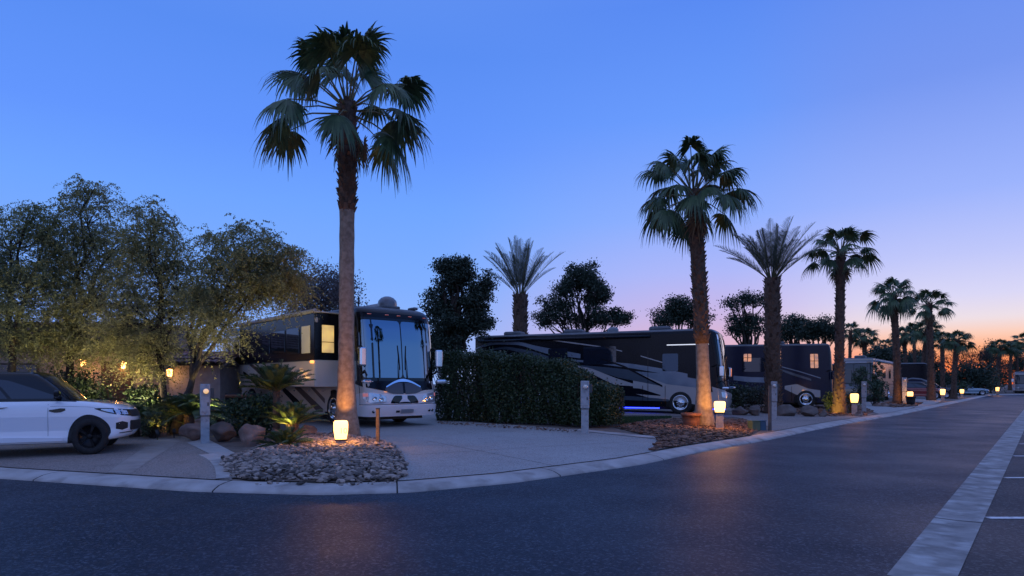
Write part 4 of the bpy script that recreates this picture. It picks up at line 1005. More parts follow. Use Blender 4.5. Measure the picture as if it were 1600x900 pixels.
# rear quarter
for k in range(5):
    m = MB(); m.box((-(2.9+k*1.1), -2.55/2-.012, .80), (1.06, .012, .78)); bd = m.build('bay_door', 'bus_cream', T1, bevel=.012)
    m = MB(); m.box((-(2.9+k*1.1), -2.55/2-.024, 1.08), (.16, .014, .05)); m.build('bay_handle', 'chrome', bd, bevel=.005)
for k, (pa, pb, w) in enumerate((((12.4, 3.0), (8.6, 1.6), .16), ((12.4, 2.5), (8.6, 1.2), .10), ((11.0, 3.4), (8.6, 2.5), .12))):
    pts = [(S1.sc-S1.D+pa[0]+(pb[0]-pa[0])*q, pa[1]+(pb[1]-pa[1])*q-w/2, pa[1]+(pb[1]-pa[1])*q+w/2) for q in np.linspace(0, 1, 14)]
    part(S1, T1, 'dark_ribbon', 'bus_black', pts, off=.008)
part(S1, T1, 'rear_panel', 'bus_cream', [(S1.smax-.22, 2.0, 3.35), (S1.smax-3.3, 2.0, 3.35), (S1.smax-3.9, 2.0, 2.4)], off=.005, ns=20)
part(S1, T1, 'rear_window', 'gloss_black', rrect(S1.smax-2.2, S1.smax-1.5, 1.9, 3.1, .06), off=.012)
part(S1, T1, 'rear_window', 'gloss_black', rrect(S1.smax-3.6, S1.smax-3.0, 2.0, 2.8, .06), off=.012)
part(S1, T1, 'belt_moulding', 'matt_black', rect(S1.smax-.3, S1.smax-3.8, 1.58, 1.72), off=.012)
roofbox(T1, -1.35, .2, 3.74, .62, .62, .10, 'dome_base', 'roof_grey')
m = MB(); m.lathe([(.30, 0), (.31, .12), (.29, .22), (.21, .31), (.10, .36), (.001, .37)], 24, (-1.35, .2, 3.80)); m.build('satellite_dome', 'bus_grey', T1)
roofbox(T1, -1.75, -.62, 3.74, .05, .05, .40, 'antenna', 'matt_black'); roofbox(T1, -2.5, .55, 3.74, 1.05, .75, .28); roofbox(T1, -6.5, 0, 3.74, 1.1, .8, .3); roofbox(T1, -1.0, .95, 3.73, .4, .18, .10, 'air_horn', 'roof_grey')

# ---------------- black motorhome with silver swooshes, side on
T2, S2 = motorhome('motorhome', 'long black motorhome with silver swooshes, chrome wheel and blue light under its sill', (9.46, 28.0), (.915, -.404), L=12.5, H=3.86, low='bus_black', split=1.6, wheels=(2.05, 8.9))
q = S2.sc-S2.D
part(S2, T2, 'lower_panel', 'bus_pale', [(-S2.sc-.5, .42, 1.1), (-S2.sc*.6, .42, 1.0), (0, .42, .95), (S2.sc*.6, .42, 1.02), (S2.sc+.1, .42, 1.22), (q+1.2, .42, 1.45), (q+2.2, .62, 1.66), (q+3.2, .66, 1.80), (q+4.2, .95, 1.95)], off=.006, ns=60)
swoosh(T2, S2, 'silver_swoosh', 'bus_silver', [(741, 545), (768, 533), (804, 532), (840, 541), (907, 553)], [(741, 546), (771, 538), (813, 539), (854, 553), (907, 560)])
swoosh(T2, S2, 'silver_swoosh', 'bus_slate', [(748, 549), (790, 541), (830, 548), (868, 560), (900, 566)], [(748, 550), (790, 545), (830, 556), (868, 567), (900, 568)], off=.007)
swoosh(T2, S2, 'silver_swoosh', 'bus_silver', [(796, 554), (815, 557), (832, 568)], [(796, 555), (815, 566), (832, 573)])
swoosh(T2, S2, 'accent_line', 'bus_pale', [(827, 529), (860, 530.5), (896, 535), (939, 541)], [(827, 530), (860, 532), (896, 537), (939, 542.5)])
swoosh(T2, S2, 'accent_line', 'bus_pale', [(957, 544.5), (972, 548)], [(957, 546), (972, 549.5)])
swoosh(T2, S2, 'accent_line', 'bus_pale', [(1001, 555.5), (1045, 568.5)], [(1001, 557), (1045, 570)])
swoosh(T2, S2, 'silver_swoosh', 'bus_silver', [(880, 561), (930, 564), (985, 568), (1030, 575), (1075, 584)], [(880, 563), (930, 568), (985, 575), (1030, 583), (1075, 592)])
swoosh(T2, S2, 'silver_swoosh', 'bus_pale', [(901, 571), (925, 576), (960, 590), (1000, 603)], [(901, 572.5), (925, 584), (960, 601.5), (1000, 604)], off=.010)
swoosh(T2, S2, 'silver_swoosh', 'bus_slate', [(901, 570), (950, 574), (985, 578), (1032, 600)], [(901, 571), (925, 577), (965, 590), (1032, 603)], off=.007)
swoosh(T2, S2, 'silver_swoosh', 'bus_silver', [(992, 580), (1040, 584), (1090, 592)], [(992, 581), (1040, 600), (1090, 606)], off=.009)
swoosh(T2, S2, 'dark_wedge', 'bus_black', [(955, 604), (1000, 607), (1032, 617)], [(955, 612), (1000, 616), (1032, 618.5)], off=.012)
swoosh(T2, S2, 'dark_ribbon', 'bus_black', [(940, 560), (975, 571), (1035, 602)], [(940, 562), (975, 574), (1035, 605)], off=.013)
swoosh(T2, S2, 'silver_swoosh', 'bus_slate', [(955, 617), (1000, 620), (1045, 624)], [(955, 624), (1000, 626), (1045, 627)], off=.009)
for s0, s1, z0, z1 in ((5.0, 6.6, 2.3, 3.15), (7.4, 8.4, 2.4, 3.1), (9.5, 10.3, 2.3, 2.75)):
    part(S2, T2, 'side_window', 'car_glass', rrect(q+s0, q+s1, z0, z1, .06), off=.012)
part(S2, T2, 'side_window', 'side_glass', rrect(q+2.15, q+2.85, 1.95, 2.75, .06), off=.012); part(S2, T2, 'side_window', 'side_glass', rrect(q+.62, q+1.25, 1.95, 2.7, .06), off=.012)
part(S2, T2, 'door_seam', 'gloss_black', rect(q+3.5, q+3.52, .5, 2.9), off=.012)
part(S2, T2, 'entry_light_bar', 'led_white', rect(q+.55, q+2.65, 3.12, 3.16), off=.03)
part(S2, T2, 'storage_vent', 'gloss_black', rrect(q+.62, q+.98, 1.02, 1.30, .02), off=.016)
part(S2, T2, 'chrome_panel', 'chrome', [(S2.sc-.62, 1.62, 1.75), (S2.sc-.52, 1.62, 3.5), (S2.sc-.35, 1.75, 3.6)], off=.012, ns=8)
for k in range(7):
    part(S2, T2, 'bay_door', 'bus_pale' if k < 2 else 'bus_silver', rrect(q+2.75+k*1.02, q+3.72+k*1.02, .44, .70 if k else .60, .02), off=.018) if k > 3 else None
    part(S2, T2, 'bay_seam', 'gloss_black', rect(q+2.72+k*1.02, q+2.735+k*1.02, .42, 1.30), off=.016)
windscreen(S2, T2, 1.62, 3.35, S2.sc*.80)
for sg in (1, -1): part(S2, T2, 'headlight', 'lens_clear', [(sg*.7, .70, .85), (sg*.95, .70, .98), (sg*1.3, .80, 1.02)], off=.02, curve=True)
part(S2, T2, 'bumper', 'bus_pale', [(-hs-.3, .36, .62), (0, .35, .60), (hs+.3, .36, .62)], off=.04, ns=40)
for sd, s in ((1, 1.55), (-1, 1.5)): mirror(S2, T2, sd, s, 2.15, .30, (.2, .22, .46), 'chrome', fwd=.42); mirror(S2, T2, sd, s-.15, 1.42, .16, (.3, .22, .10), 'chrome', fwd=.36)
m = MB(); m.tube([(-3.4, -1.33, 3.56), (-12.2, -1.33, 3.56)], .07, n=10); m.build('awning', 'bus_black', T2)
m = MB()
for x0, x1 in ((3.0, 5.6),): m.box((-(x0+x1)/2, -1.22, .27), (x1-x0, .05, .045))
m.box((-.55, -1.0, .25), (.8, .05, .04)); m.build('underglow_strip', 'led_blue', T2)
for x in (-3.2, -7.5, -10.8): roofbox(T2, x, .1, 3.87, 1.0, .75, .24, mt='roof_grey')
m = MB(); m.lathe([(.26, 0), (.27, .1), (.2, .2), (.001, .24)], 20, (-5.4, -.3, 3.90)); m.build('satellite_dome', 'bus_grey', T2)

# ---------------- navy motorhome
T3, S3 = motorhome('motorhome', 'navy motorhome with small orange lit windows behind the date palm', (18.2, 36.0), (.975, -.222), L=12.2, H=3.68, low='bus_navy', up='bus_navy', split=1.8, wheels=(1.55, 8.4), bow=(.30, 3.2), rt=.12, xfz=([.33, .6, 1.4, 2.6, 3.4, 3.68], [-.08, .0, -.03, -.08, -.13, -.22]))
q = S3.sc-S3.D
swoosh(T3, S3, 'silver_swoosh', 'bus_silver', [(1146, 587), (1170, 589), (1200, 590)], [(1146, 594), (1170, 597), (1200, 598)])
swoosh(T3, S3, 'silver_swoosh', 'bus_slate', [(1212, 574), (1240, 583), (1268, 592)], [(1212, 576), (1240, 587), (1268, 595)])
swoosh(T3, S3, 'silver_swoosh', 'bus_silver', [(1212, 570), (1250, 580), (1283, 590)], [(1212, 571.3), (1250, 581.5), (1283, 591.5)], off=.011)
swoosh(T3, S3, 'silver_swoosh', 'bus_pale', [(1226, 603), (1245, 600), (1262, 607), (1282, 610)], [(1226, 608), (1245, 617), (1262, 619), (1282, 621)])
swoosh(T3, S3, 'accent_line', 'bus_pale', [(1146, 607), (1190, 616)], [(1146, 609), (1190, 618.5)])
swoosh(T3, S3, 'accent_line', 'bus_pale', [(1175, 566), (1210, 577)], [(1175, 567), (1210, 578)])
for s0, s1 in (((1162, 553), (1174, 565)), ((1215, 547), (1220, 575)), ((1267, 553), (1280, 575))):
    a, b = side_px(T3, S3, *s0), side_px(T3, S3, *s1)
    w = part(S3, T3, 'lit_window', 'window_orange', rrect(min(a[0], b[0]), max(a[0], b[0]), b[1], a[1], .04), off=.014)
    part(S3, T3, 'window_bars', 'gloss_black', rect((a[0]+b[0])/2-.02, (a[0]+b[0])/2+.02, b[1], a[1]), rect(min(a[0], b[0]), max(a[0], b[0]), (a[1]+b[1])/2-.015, (a[1]+b[1])/2+.015), off=.02, parent=w)
part(S3, T3, 'side_window', 'car_glass', rrect(q+3.2, q+5.0, 2.1, 2.9, .06), off=.012)
part(S3, T3, 'slide_seam', 'gloss_black', rect(q+2.9, q+2.93, 1.0, 3.3), rect(q+6.3, q+6.33, 1.0, 3.3), off=.010)
for k in range(6): part(S3, T3, 'bay_seam', 'gloss_black', rect(q+2.3+k*1.0, q+2.315+k*1.0, .42, 1.25), off=.016)
windscreen(S3, T3, 1.5, 3.2, S3.sc*.85)
part(S3, T3, 'bumper', 'bus_navy', rect(-hs-.3, hs+.3, .36, .66), off=.05, ns=40)
for sd in (1, -1): mirror(S3, T3, sd, 1.5, 2.1, .28, (.16, .22, .46), 'bus_navy')
for x in (-3.0, -8.0): roofbox(T3, x, 0, 3.69, 1., .75, .2, mt='roof_grey')

# ---------------- tan motorhome whose nose looks back at us
T4, S4 = motorhome('motorhome', 'tan motorhome with a grey awning, its nose turned towards the road behind the palms', (27.7, 49.3), (-.62, -.785), L=11.8, H=3.45, low='bus_tan', up='bus_tan', split=1.8, wheels=(2.0, 8.2), near=-1)
q = S4.sc-S4.D
part(S4, T4, 'front_mask', 'bus_grey', rect(-S4.sc-.3, S4.sc+.3, 1.0, 3.25), off=.006, ns=40)
windscreen(S4, T4, 1.45, 2.95, S4.sc*.86, 'car_glass')
part(S4, T4, 'brow', 'canvas', rect(-.9, .9, 3.02, 3.12), off=.03, ns=24)
for s0, s1, z0, z1 in ((1.6, 2.4, 1.8, 2.6), (5.0, 6.6, 1.9, 2.7), (8.4, 9.4, 1.9, 2.6)):
    w = part(S4, T4, 'side_window', 'car_glass', rrect(-(q+s0), -(q+s1), z0, z1, .05), off=.016)
    part(S4, T4, 'window_frame', 'wood_dark', rect(-(q+s0-.06), -(q+s1+.06), z0-.06, z1+.06), off=.008, parent=w)
part(S4, T4, 'belt_moulding', 'bus_brown', rect(-(q+.6), -(q+11), 1.30, 1.40), off=.010)
m = MB(); m.tube([(-1.0, 1.36, 3.22), (-11.2, 1.36, 3.22)], .09, n=10); m.tube([(-1.1, 1.38, 3.15), (-1.1, 1.38, 1.0)], .03, n=6); m.build('awning', 'canvas', T4)
for sd in (1, -1): mirror(S4, T4, sd, 1.5, 2.3, .28, (.14, .22, .44), 'chrome')
roofbox(T4, -3, 0, 3.46, 1., .8, .25, mt='roof_grey')
part(S4, T4, 'bumper', 'bus_grey', rect(-hs-.3, hs+.3, .36, .66), off=.05, ns=40)

# ---------------- dark blue motorhome far along, and the one at the end of the road
T5, S5 = motorhome('motorhome', 'dark blue motorhome with white loops along its flank behind the red car', (46.5, 70.5), (.93, -.36), L=12.2, H=3.75, low='bus_navy', up='bus_black', split=1.9, wheels=(2., 8.6))
for nm, mt, tp, bt in (('white_loop', 'bus_silver', [(1414, 593), (1424, 590), (1440, 591), (1456, 596), (1468, 603)], [(1414, 594.5), (1424, 592), (1440, 593), (1456, 598.5), (1468, 604.5)]),
                       ('white_loop', 'bus_silver', [(1422, 600), (1434, 602), (1446, 600), (1456, 595)], [(1422, 601.5), (1434, 604), (1446, 602.5), (1456, 597)]),
                       ('white_loop', 'bus_pale', [(1425, 597), (1440, 596.5), (1452, 599)], [(1425, 598), (1440, 598), (1452, 600)])):
    swoosh(T5, S5, nm, mt, tp, bt)
windscreen(S5, T5, 1.5, 3.2, S5.sc*.85)
for sd in (1, -1): mirror(S5, T5, sd, 1.5, 2.2, .3, (.2, .24, .5), 'chrome')
part(S5, T5, 'bumper', 'bus_navy', rect(-hs-.3, hs+.3, .36, .66), off=.05, ns=40)
T6, S6 = motorhome('motorhome', 'distant grey motorhome facing down the road at its far end', (78.2, 99.5), (-.60, -.80), L=11.5, H=3.35, low='bus_grey', up='bus_slate', split=1.5, wheels=(2., 8.2))
part(S6, T6, 'front_mask', 'bus_grey', rect(-S6.sc-.3, S6.sc+.3, .9, 3.1), off=.006, ns=40); windscreen(S6, T6, 1.5, 2.75, S6.sc*.85, 'car_glass')
part(S6, T6, 'brow', 'bus_pale', rect(-1.2, 1.2, 2.86, 3.05), off=.05, ns=24); part(S6, T6, 'bumper', 'bus_pale', rect(-hs-.2, hs+.2, .36, .62), off=.05, ns=40)
for sg in (1, -1): part(S6, T6, 'headlight', 'lens_clear', rrect(sg*.75, sg*1.2, .74, .9, .04), off=.02); mirror(S6, T6, sg, 1.5, 2.2, .3, (.2, .24, .5), 'chrome')

# ---------------------------------------------------------------- cars
def car(name, label, cat, loc, fwd, paint='car_white', detail=True, S=1., low=0., group='cars parked on the lots'):
    f = np.array(fwd, float); f /= np.linalg.norm(f)
    t = thing(name, label, cat, loc, math.atan2(f[1], f[0]), group=group, scale=S)
    W, L = 1.98, 4.85
    def zm(x, z):
        v = (z-.24)/(1.10-.24)
        top = np.interp(x, [-4.85, -4.6, -3, -1.55, -1.0, -.45, -.15, 0], [1.08, 1.13, 1.12, 1.125, 1.10, 1.045, 1.0, .96])-low*.5
        bot = np.interp(x, [-4.85, -4.2, -3.9, -1.4, -.7, 0], [.45, .30, .25, .25, .28, .36])
        return bot+v*(top-bot)
    b = Shell(W, L, .24, 1.10, ([.24, .42, .6, .78, .92, 1.02, 1.10], [-.10, .0, .01, .0, -.05, -.10, -.22]), D=.50, n=2.5, rt=.10, rb=.06, zmap=zm, rr=.3, blend=1.0,
              hwf=lambda z: np.interp(z, [.24, .34, .5, .62, .8, .95, 1.10], [.965, .985, .975, .985, 1.0, .99, .955]))
    zs = [.24, .26, .30, .36, .44, .5, .56, .62, .7, .78, .86, .92, .97, 1.0, 1.03, 1.06, 1.08, 1.095, 1.10]
    b.body(zs, ns=72, crown=.035).build('body', paint, t)
    xr = ([1.0, 1.4, 1.8], [0, .15, .55])
    gh = Shell(1.86, 3.45, 1.04-low*.5, 1.70-low, ([1.0, 1.15, 1.35, 1.55, 1.66, 1.75], [-1.10, -1.24, -1.46, -1.72, -1.90, -2.02]) if not low else ([.8, 1.5], [-1.5, -2.4]), D=.22, n=2.3, rt=.09, xr=([1.0, 1.8], [.0, .9]) if low else ([1.0, 1.8], [.0, .45]), rr=.25, blend=30,
               hwf=lambda z: np.interp(z, [1.0, 1.15, 1.45, 1.8], [.985, .965, .88, .76]))
    z1 = gh.zt; z_ = [gh.zb, 1.10-low*.5, 1.2-low*.6, 1.3-low*.7, 1.4-low*.8, 1.5-low*.9, 1.56-low, 1.60-low, 1.63-low, 1.66-low, 1.69-low, z1]
    gh.body(z_, [0]*(len(z_)-4)+[1]*3+[1], ns=40, crown=.03).build('cabin', ['gloss_black', 'gloss_black'], t)
    part(gh, t, 'windscreen', 'car_glass', rect(-.84, .84, 1.14-low*.5, 1.60-low), off=.006, ns=24, nz=8)
    for sd in (1, -1):
        g0 = gh.sc+.10
        part(gh, t, 'side_window', 'car_glass', [(sd*(g0-.05), 1.16-low*.6, 1.20-low*.6), (sd*(g0+.62), 1.16-low*.6, 1.52-low), (sd*(g0+.95), 1.16-low*.6, 1.56-low)], off=.006, ns=14)
        part(gh, t, 'side_window', 'car_glass', [(sd*(g0+1.03), 1.16-low*.6, 1.56-low), (sd*(g0+1.85), 1.17-low*.6, 1.555-low)], off=.006)
        part(gh, t, 'side_window', 'car_glass', [(sd*(g0+1.93), 1.18-low*.6, 1.55-low), (sd*(g0+2.55), 1.24-low*.6, 1.50-low)], off=.006)
        sx = lambda x: sd*(b.sc+(-x)-b.D)
        for x in (-.92, -3.84):
            m = MB(); rr = .435
            b.strip(m, [(sx(x)+rr*math.cos(a), .242, max(.25, .24+(.36+rr*math.sin(a)-.25)/(1.05-.25)*.86)) for a in np.linspace(0, PI, 29)][::(1 if sd > 0 else 1)], .005, ns=29, nz=16)
            m.build('wheel_arch', 'matt_black', t)
            wheel(t, x, -sd*(W/2+.012), .385, .25, -sd, 'dark_rim' if paint == 'car_white' else 'alloy', spokes=5)
        part(b, t, 'headlight', 'lens_clear', [(sd*.78, .86, .955), (sd*.92, .855, .962), (sd*1.08, .87, .968), (sd*1.26, .905, .970), (sd*1.38, .94, .962)], off=.008, curve=True)
        part(b, t, 'headlight_bezel', 'gloss_black', [(sd*.60, .815, .985), (sd*.80, .82, .990), (sd*1.05, .842, .992), (sd*1.30, .885, .988), (sd*1.52, .955, .966)], off=.005, curve=True)
        part(b, t, 'side_intake', 'matt_black', rrect(sd*.86, sd*1.14, .45, .68, .04), off=.008)
        part(b, t, 'lower_lip', 'gloss_black', rect(sd*.62, sd*1.04, .375, .39), off=.012)
        if detail:
            part(b, t, 'fender_vent', 'gloss_black', [(sx(-1.72), .885, .915), (sx(-1.62), .86, .925), (sx(-1.50), .865, .945), (sx(-1.40), .905, .945)][::1], off=.008, ns=10)
            part(b, t, 'door_seam', 'box_dark', rect(sx(-1.74), sx(-1.746), .40, 1.03), rect(sx(-2.86), sx(-2.866), .36, 1.05), rect(sx(-3.75), sx(-3.756), .62, 1.05), off=.003)
            part(b, t, 'door_seam', 'box_dark', rect(sx(-.75), sx(-1.70), .985, .989), off=.003)
            part(b, t, 'sill_trim', paint, [(sx(-1.45), .30, .36), (sx(-2.5), .30, .39), (sx(-3.4), .30, .36)], off=.022, ns=16)
            hd = part(b, t, 'door_handle', paint, rrect(sx(-2.50), sx(-2.76), .965, .99, .012), off=.035)
            part(b, t, 'handle_recess', 'box_dark', rrect(sx(-2.54), sx(-2.72), .945, .962, .008), off=.006, parent=hd)
            part(b, t, 'bonnet_vent', 'gloss_black', [(sx(-1.10), 1.083, 1.095), (sx(-1.48), 1.083, 1.096)], off=.006)
        p = gh.P(sd*(g0+.02), 1.17-low*.6); m = MB(); o = np.array([.05, -sd*.16, .06])
        m.box(p+o*.5+np.array([0, 0, -.02]), (.10, .16, .04)); a = m.build('mirror_arm', 'gloss_black', t)
        m = MB(); m.box(p+o+np.array([0, -sd*.02, .03]), (.12, .22, .14)); m.build('mirror_housing', paint if low else 'gloss_black', a, bevel=.04)
    part(b, t, 'grille', 'matt_black', rrect(-.70, .70, .80, .985, .03), off=.010, ns=30)
    part(b, t, 'front_intake', 'matt_black', rrect(-.78, .78, .42, .70, .05), off=.010, ns=30)
    for sg in (1, -1): part(b, t, 'tail_light', 'lens_red', rect(sg*(b.smax-.32), sg*(b.smax-.06), .86, 1.0), off=.008)
    return t, b
cx, cy = gp(142, 711)
cf = np.array((math.cos(R(25)), math.sin(R(25))))
nose = np.array((cx, cy))+cf*.90*.86+np.array((-cf[1], cf[0]))*.97
TC, SC = car('parked_car', 'white sport utility car with black roof and black wheels on the brown pad', 'car', (nose[0], nose[1], G(cx, cy)), cf); TC.scale = (.86, 1, 1)
# raised lettering along the bonnet edge
def text(name, body, size, M, material, parent, ext=.002):
    c = bpy.data.curves.new(name, 'FONT'); c.body = body; c.size = size; c.extrude = ext; c.align_x = 'CENTER'; c.align_y = 'CENTER'
    o = bpy.data.objects.new(name, c); COL.objects.link(o); dg = bpy.context.evaluated_depsgraph_get()
    me = bpy.data.meshes.new_from_object(o.evaluated_get(dg)); bpy.data.objects.remove(o)
    n = bpy.data.objects.new(name, me); COL.objects.link(n); me.materials.clear(); me.materials.append(MATS[material]); n.parent = parent; n.matrix_local = M; return n
mm = MB()
p0, p1 = SC.P(0, 1.045, .004), SC.P(0, 1.065, .004); up = (p1-p0); up /= np.linalg.norm(up)
M = Matrix(((0, up[0], 1, p0[0]), (1, up[1], 0, 0), (0, up[2], .3, p0[2]), (0, 0, 0, 1)))
text('bonnet_lettering', 'RANGE ROVER', .075, M, 'matt_black', TC)
def gx(px, Y): x, y, z = at(px, Y); return (x, y, z)
car('parked_car', 'dark red estate car parked behind the bare trunked palm', 'car', gx(1473, 62), (.95, -.30), 'car_red', detail=False, S=.98)
car('parked_car', 'black sport utility car just beyond the dark red car', 'car', gx(1491, 65), (.93, -.36), 'car_dark', detail=False)
car('parked_car', 'small pale blue car with a sloping nose near the far lamps', 'car', gx(1545, 84), (.90, -.43), 'car_blue', detail=False, low=.20, S=.92)
# ---------------------------------------------------------------- bollard lamps, posts, pedestals, pots
def bollard(px, Y, ytop, yshade, label, potted=False, far=False, w=.30, number=None):
    x, y, z = at(px, Y); zt, zs = zat(ytop, Y)-z, zat(yshade, Y)-z
    t = thing('bollard_lamp', label, 'lamp', (x, y, z), math.atan2(-x, y), group='glowing bollard lamps along the kerb')
    pw = w*.68
    m = MB(); m.box((0, 0, (zs-.03)/2-.03), (pw, pw, zs-.03+.06)); m.build('post', 'post_stone', t, bevel=.02)
    m = MB(); m.box((0, 0, zs-.012), (w*.86, w*.86, .03)); m.build('collar', 'wood_dark', t, bevel=.006)
    h = zt-zs; m = MB(); a, b = w*.40, w*.5
    prof = [(a*.96, .004), (a, .02), (b*.97, h*.45), (b, h*.80), (b*.96, h*.93), (b*.82, h*.985), (b*.5, h), (.001, h)]
    g = []
    for rr, zz in prof:
        th = np.arange(33)*2*PI/32; n = 5.; cs, sn = np.cos(th), np.sin(th); k = rr/(np.abs(cs)**n+np.abs(sn)**n)**(1/n)
        g.append(np.stack([k*cs, k*sn, np.full(33, zs+zz)], 1))
    m.grid(np.array(g), smooth=True); sh = m.build('lamp_shade', 'lamp_shade_far' if far else 'lamp_shade', t)
    dl = bpy.data.lights.new('lamp_glow', 'POINT'); dl.energy = 60 if far else 170; dl.color = (1, .40, .06); dl.shadow_soft_size = w*.92
    lo = bpy.data.objects.new('lamp_glow', dl); COL.objects.link(lo); lo.parent = t; lo.location = (0, 0, zs+h*.5)
    if number:
        M = Matrix.Translation((.05, -b*.985-.004, zs+h*.46)) @ Matrix.Rotation(PI/2, 4, 'X')
        text('number', number, h*.42, M, 'number_glow', sh, .001)
    return t
glow('number_glow', (1., .52, .12), .95)
bollard(532.5, 13.5, 657, 686, 'nearest bollard lamp in the river pebbles before the tall smooth palm', number='10')
bollard(1124.5, 19.8, 627, 644, 'bollard lamp right of the terracotta pot in the wood chips', w=.34)
bollard(1335, 30.5, 615, 629, 'bollard lamp among ferns by the yellow footed palm', far=True, w=.36)
B4 = bollard(1422, 45.5, 612, 622, 'bollard lamp standing over a black pot', far=True, w=.38)
bollard(1473, 55, 608, 617, 'bollard lamp right of the bare trunked palm, in front of the red car', far=True, w=.38)
bollard(1503, 69, 608.5, 614.5, 'small bollard lamp between the red car and the pale blue car', far=True, w=.38)
bollard(1558.5, 88, 605, 611, 'farthest bollard lamp beside the distant motorhome', far=True, w=.42)
def pot(px, Y, w, h, label, material='terracotta'):
    x, y, z = at(px, Y); t = thing('plant_pot', label, 'plant pot', (x, y, z+.0), group=None)
    m = MB(); m.lathe([(.001, -.03), (w*.36, -.03), (w*.44, h*.5), (w*.47, h*.82), (w*.53, h*.82), (w*.54, h), (w*.46, h), (w*.44, h*.88), (.001, h*.86)], 28); m.build('bowl', material, t)
    return t
P_ = pot(1080, 20.8, .62, .50, 'terracotta pot at the foot of the second palm')
m = MB(); m.lathe([(.23, .40), (.23, .44), (.001, .455)], 16); m.build('potting_soil', 'soil', P_)
pot(1423, 44.6, .62, .62, 'black pot under the bollard lamp beyond the tan motorhome', 'matt_black')
def post(px, Y, yt, w, label, mt='post_brown', cap=True):
    x, y, z = at(px, Y); h = zat(yt, Y)-z; t = thing('marker_post', label, 'post', (x, y, z))
    m = MB(); m.box((0, 0, h/2-.05), (w, w, h+.1)); m.build('shaft', mt, t, bevel=.008)
    m = MB(); m.box((0, 0, h+.008), (w*1.15, w*1.15, .025)); m.build('cap', 'matt_black', t, bevel=.006)
post(590.5, 14.1, 639, .075, 'thin brown post on the right edge of the pebble bed')
post(1203, 20.6, 602, .085, 'thin grey post at the right tip of the wood chips', 'box_dark')
def box_thing(px, Y, w, h, mt, lid, label):
    x, y, z = at(px, Y); t = thing('utility_box', label, 'utility box', (x, y, z), .25)
    m = MB(); m.box((0, 0, h/2-.02), (w, w*.9, h+.04)); m.build('housing', mt, t, bevel=.02)
    m = MB(); m.box((0, 0, h+.02), (w*1.08, w*.98, .035)); m.build('lid', lid, t, bevel=.012)
box_thing(1178, 20.5, .30, .28, 'box_green', 'box_green', 'low green utility box in the wood chips')
box_thing(1190, 20.7, .22, .28, 'box_blue', 'box_blue', 'low blue utility box beside the green one')
def pedestal(px, Y, yt, w, label, head=.52, lamp=False, rz=0, mt='box_grey'):
    x, y, z = at(px, Y); h = zat(yt, Y)-z
    t = thing('utility_pedestal', label, 'utility pedestal', (x, y, z), rz, group='electric pedestals on the lots')
    hz = h*(1-head)
    m = MB(); m.box((0, 0, hz/2-.05), (w*.86, w*.8, hz+.1)); m.build('column', mt, t, bevel=.01)
    m = MB(); m.box((0, .02, hz+(h-hz)/2), (w, w*.95, h-hz)); hd = m.build('head', mt, t, bevel=.02)
    m = MB(); m.box((0, -w*.48+.012, hz+(h-hz)*.36), (w*.80, .016, (h-hz)*.50)); d = m.build('outlet_door', mt, hd, bevel=.006)
    m = MB(); m.box((w*.28, -w*.48-.004, hz+(h-hz)*.36), (.03, .02, .08)); m.build('latch', 'box_dark', d)
    m = MB(); m.box((0, -w*.46+.004, hz-.012), (w*1.02, .03, .018)); m.build('seam_trim', 'box_dark', t)
    m = MB(); m.lathe([(w*.30, 0), (w*.30, .07), (w*.27, .08)], 20, (w*.08, -w*.40, h-.17), axis='y'); mr = m.build('meter', 'box_grey', hd)
    m = MB(); m.lathe([(w*.26, .0), (w*.26, .10), (w*.18, .135), (.001, .145)], 20, (w*.08, -w*.40, h-.17), axis='y'); m.build('dial', 'pedestal_lamp' if lamp else 'dial_glass', mr)
    m = MB(); m.box((w*.5+.04, .05, h-.22), (.09, .14, .24)); m.build('socket_box', 'box_dark', hd, bevel=.01)
    return t
glow('pedestal_lamp', (1., .58, .22), .75)
pedestal(320.5, 15.0, 600, .22, 'grey utility pedestal with a lit round meter, on the slab right of the white car', lamp=True, rz=.45)
pedestal(914, 18.2, 595, .24, 'pale utility pedestal at the right end of the hedge', rz=-.15)
pedestal(1209.5, 26.0, 596, .24, 'grey utility pedestal directly in front of the second date palm trunk', rz=-.4)
pedestal(1350, 33.5, 596, .24, 'blue grey utility pedestal right of the third bollard lamp', rz=-.5)
pedestal(1413, 46.5, 590, .30, 'pale utility pedestal left of the black pot lamp', rz=-.5)

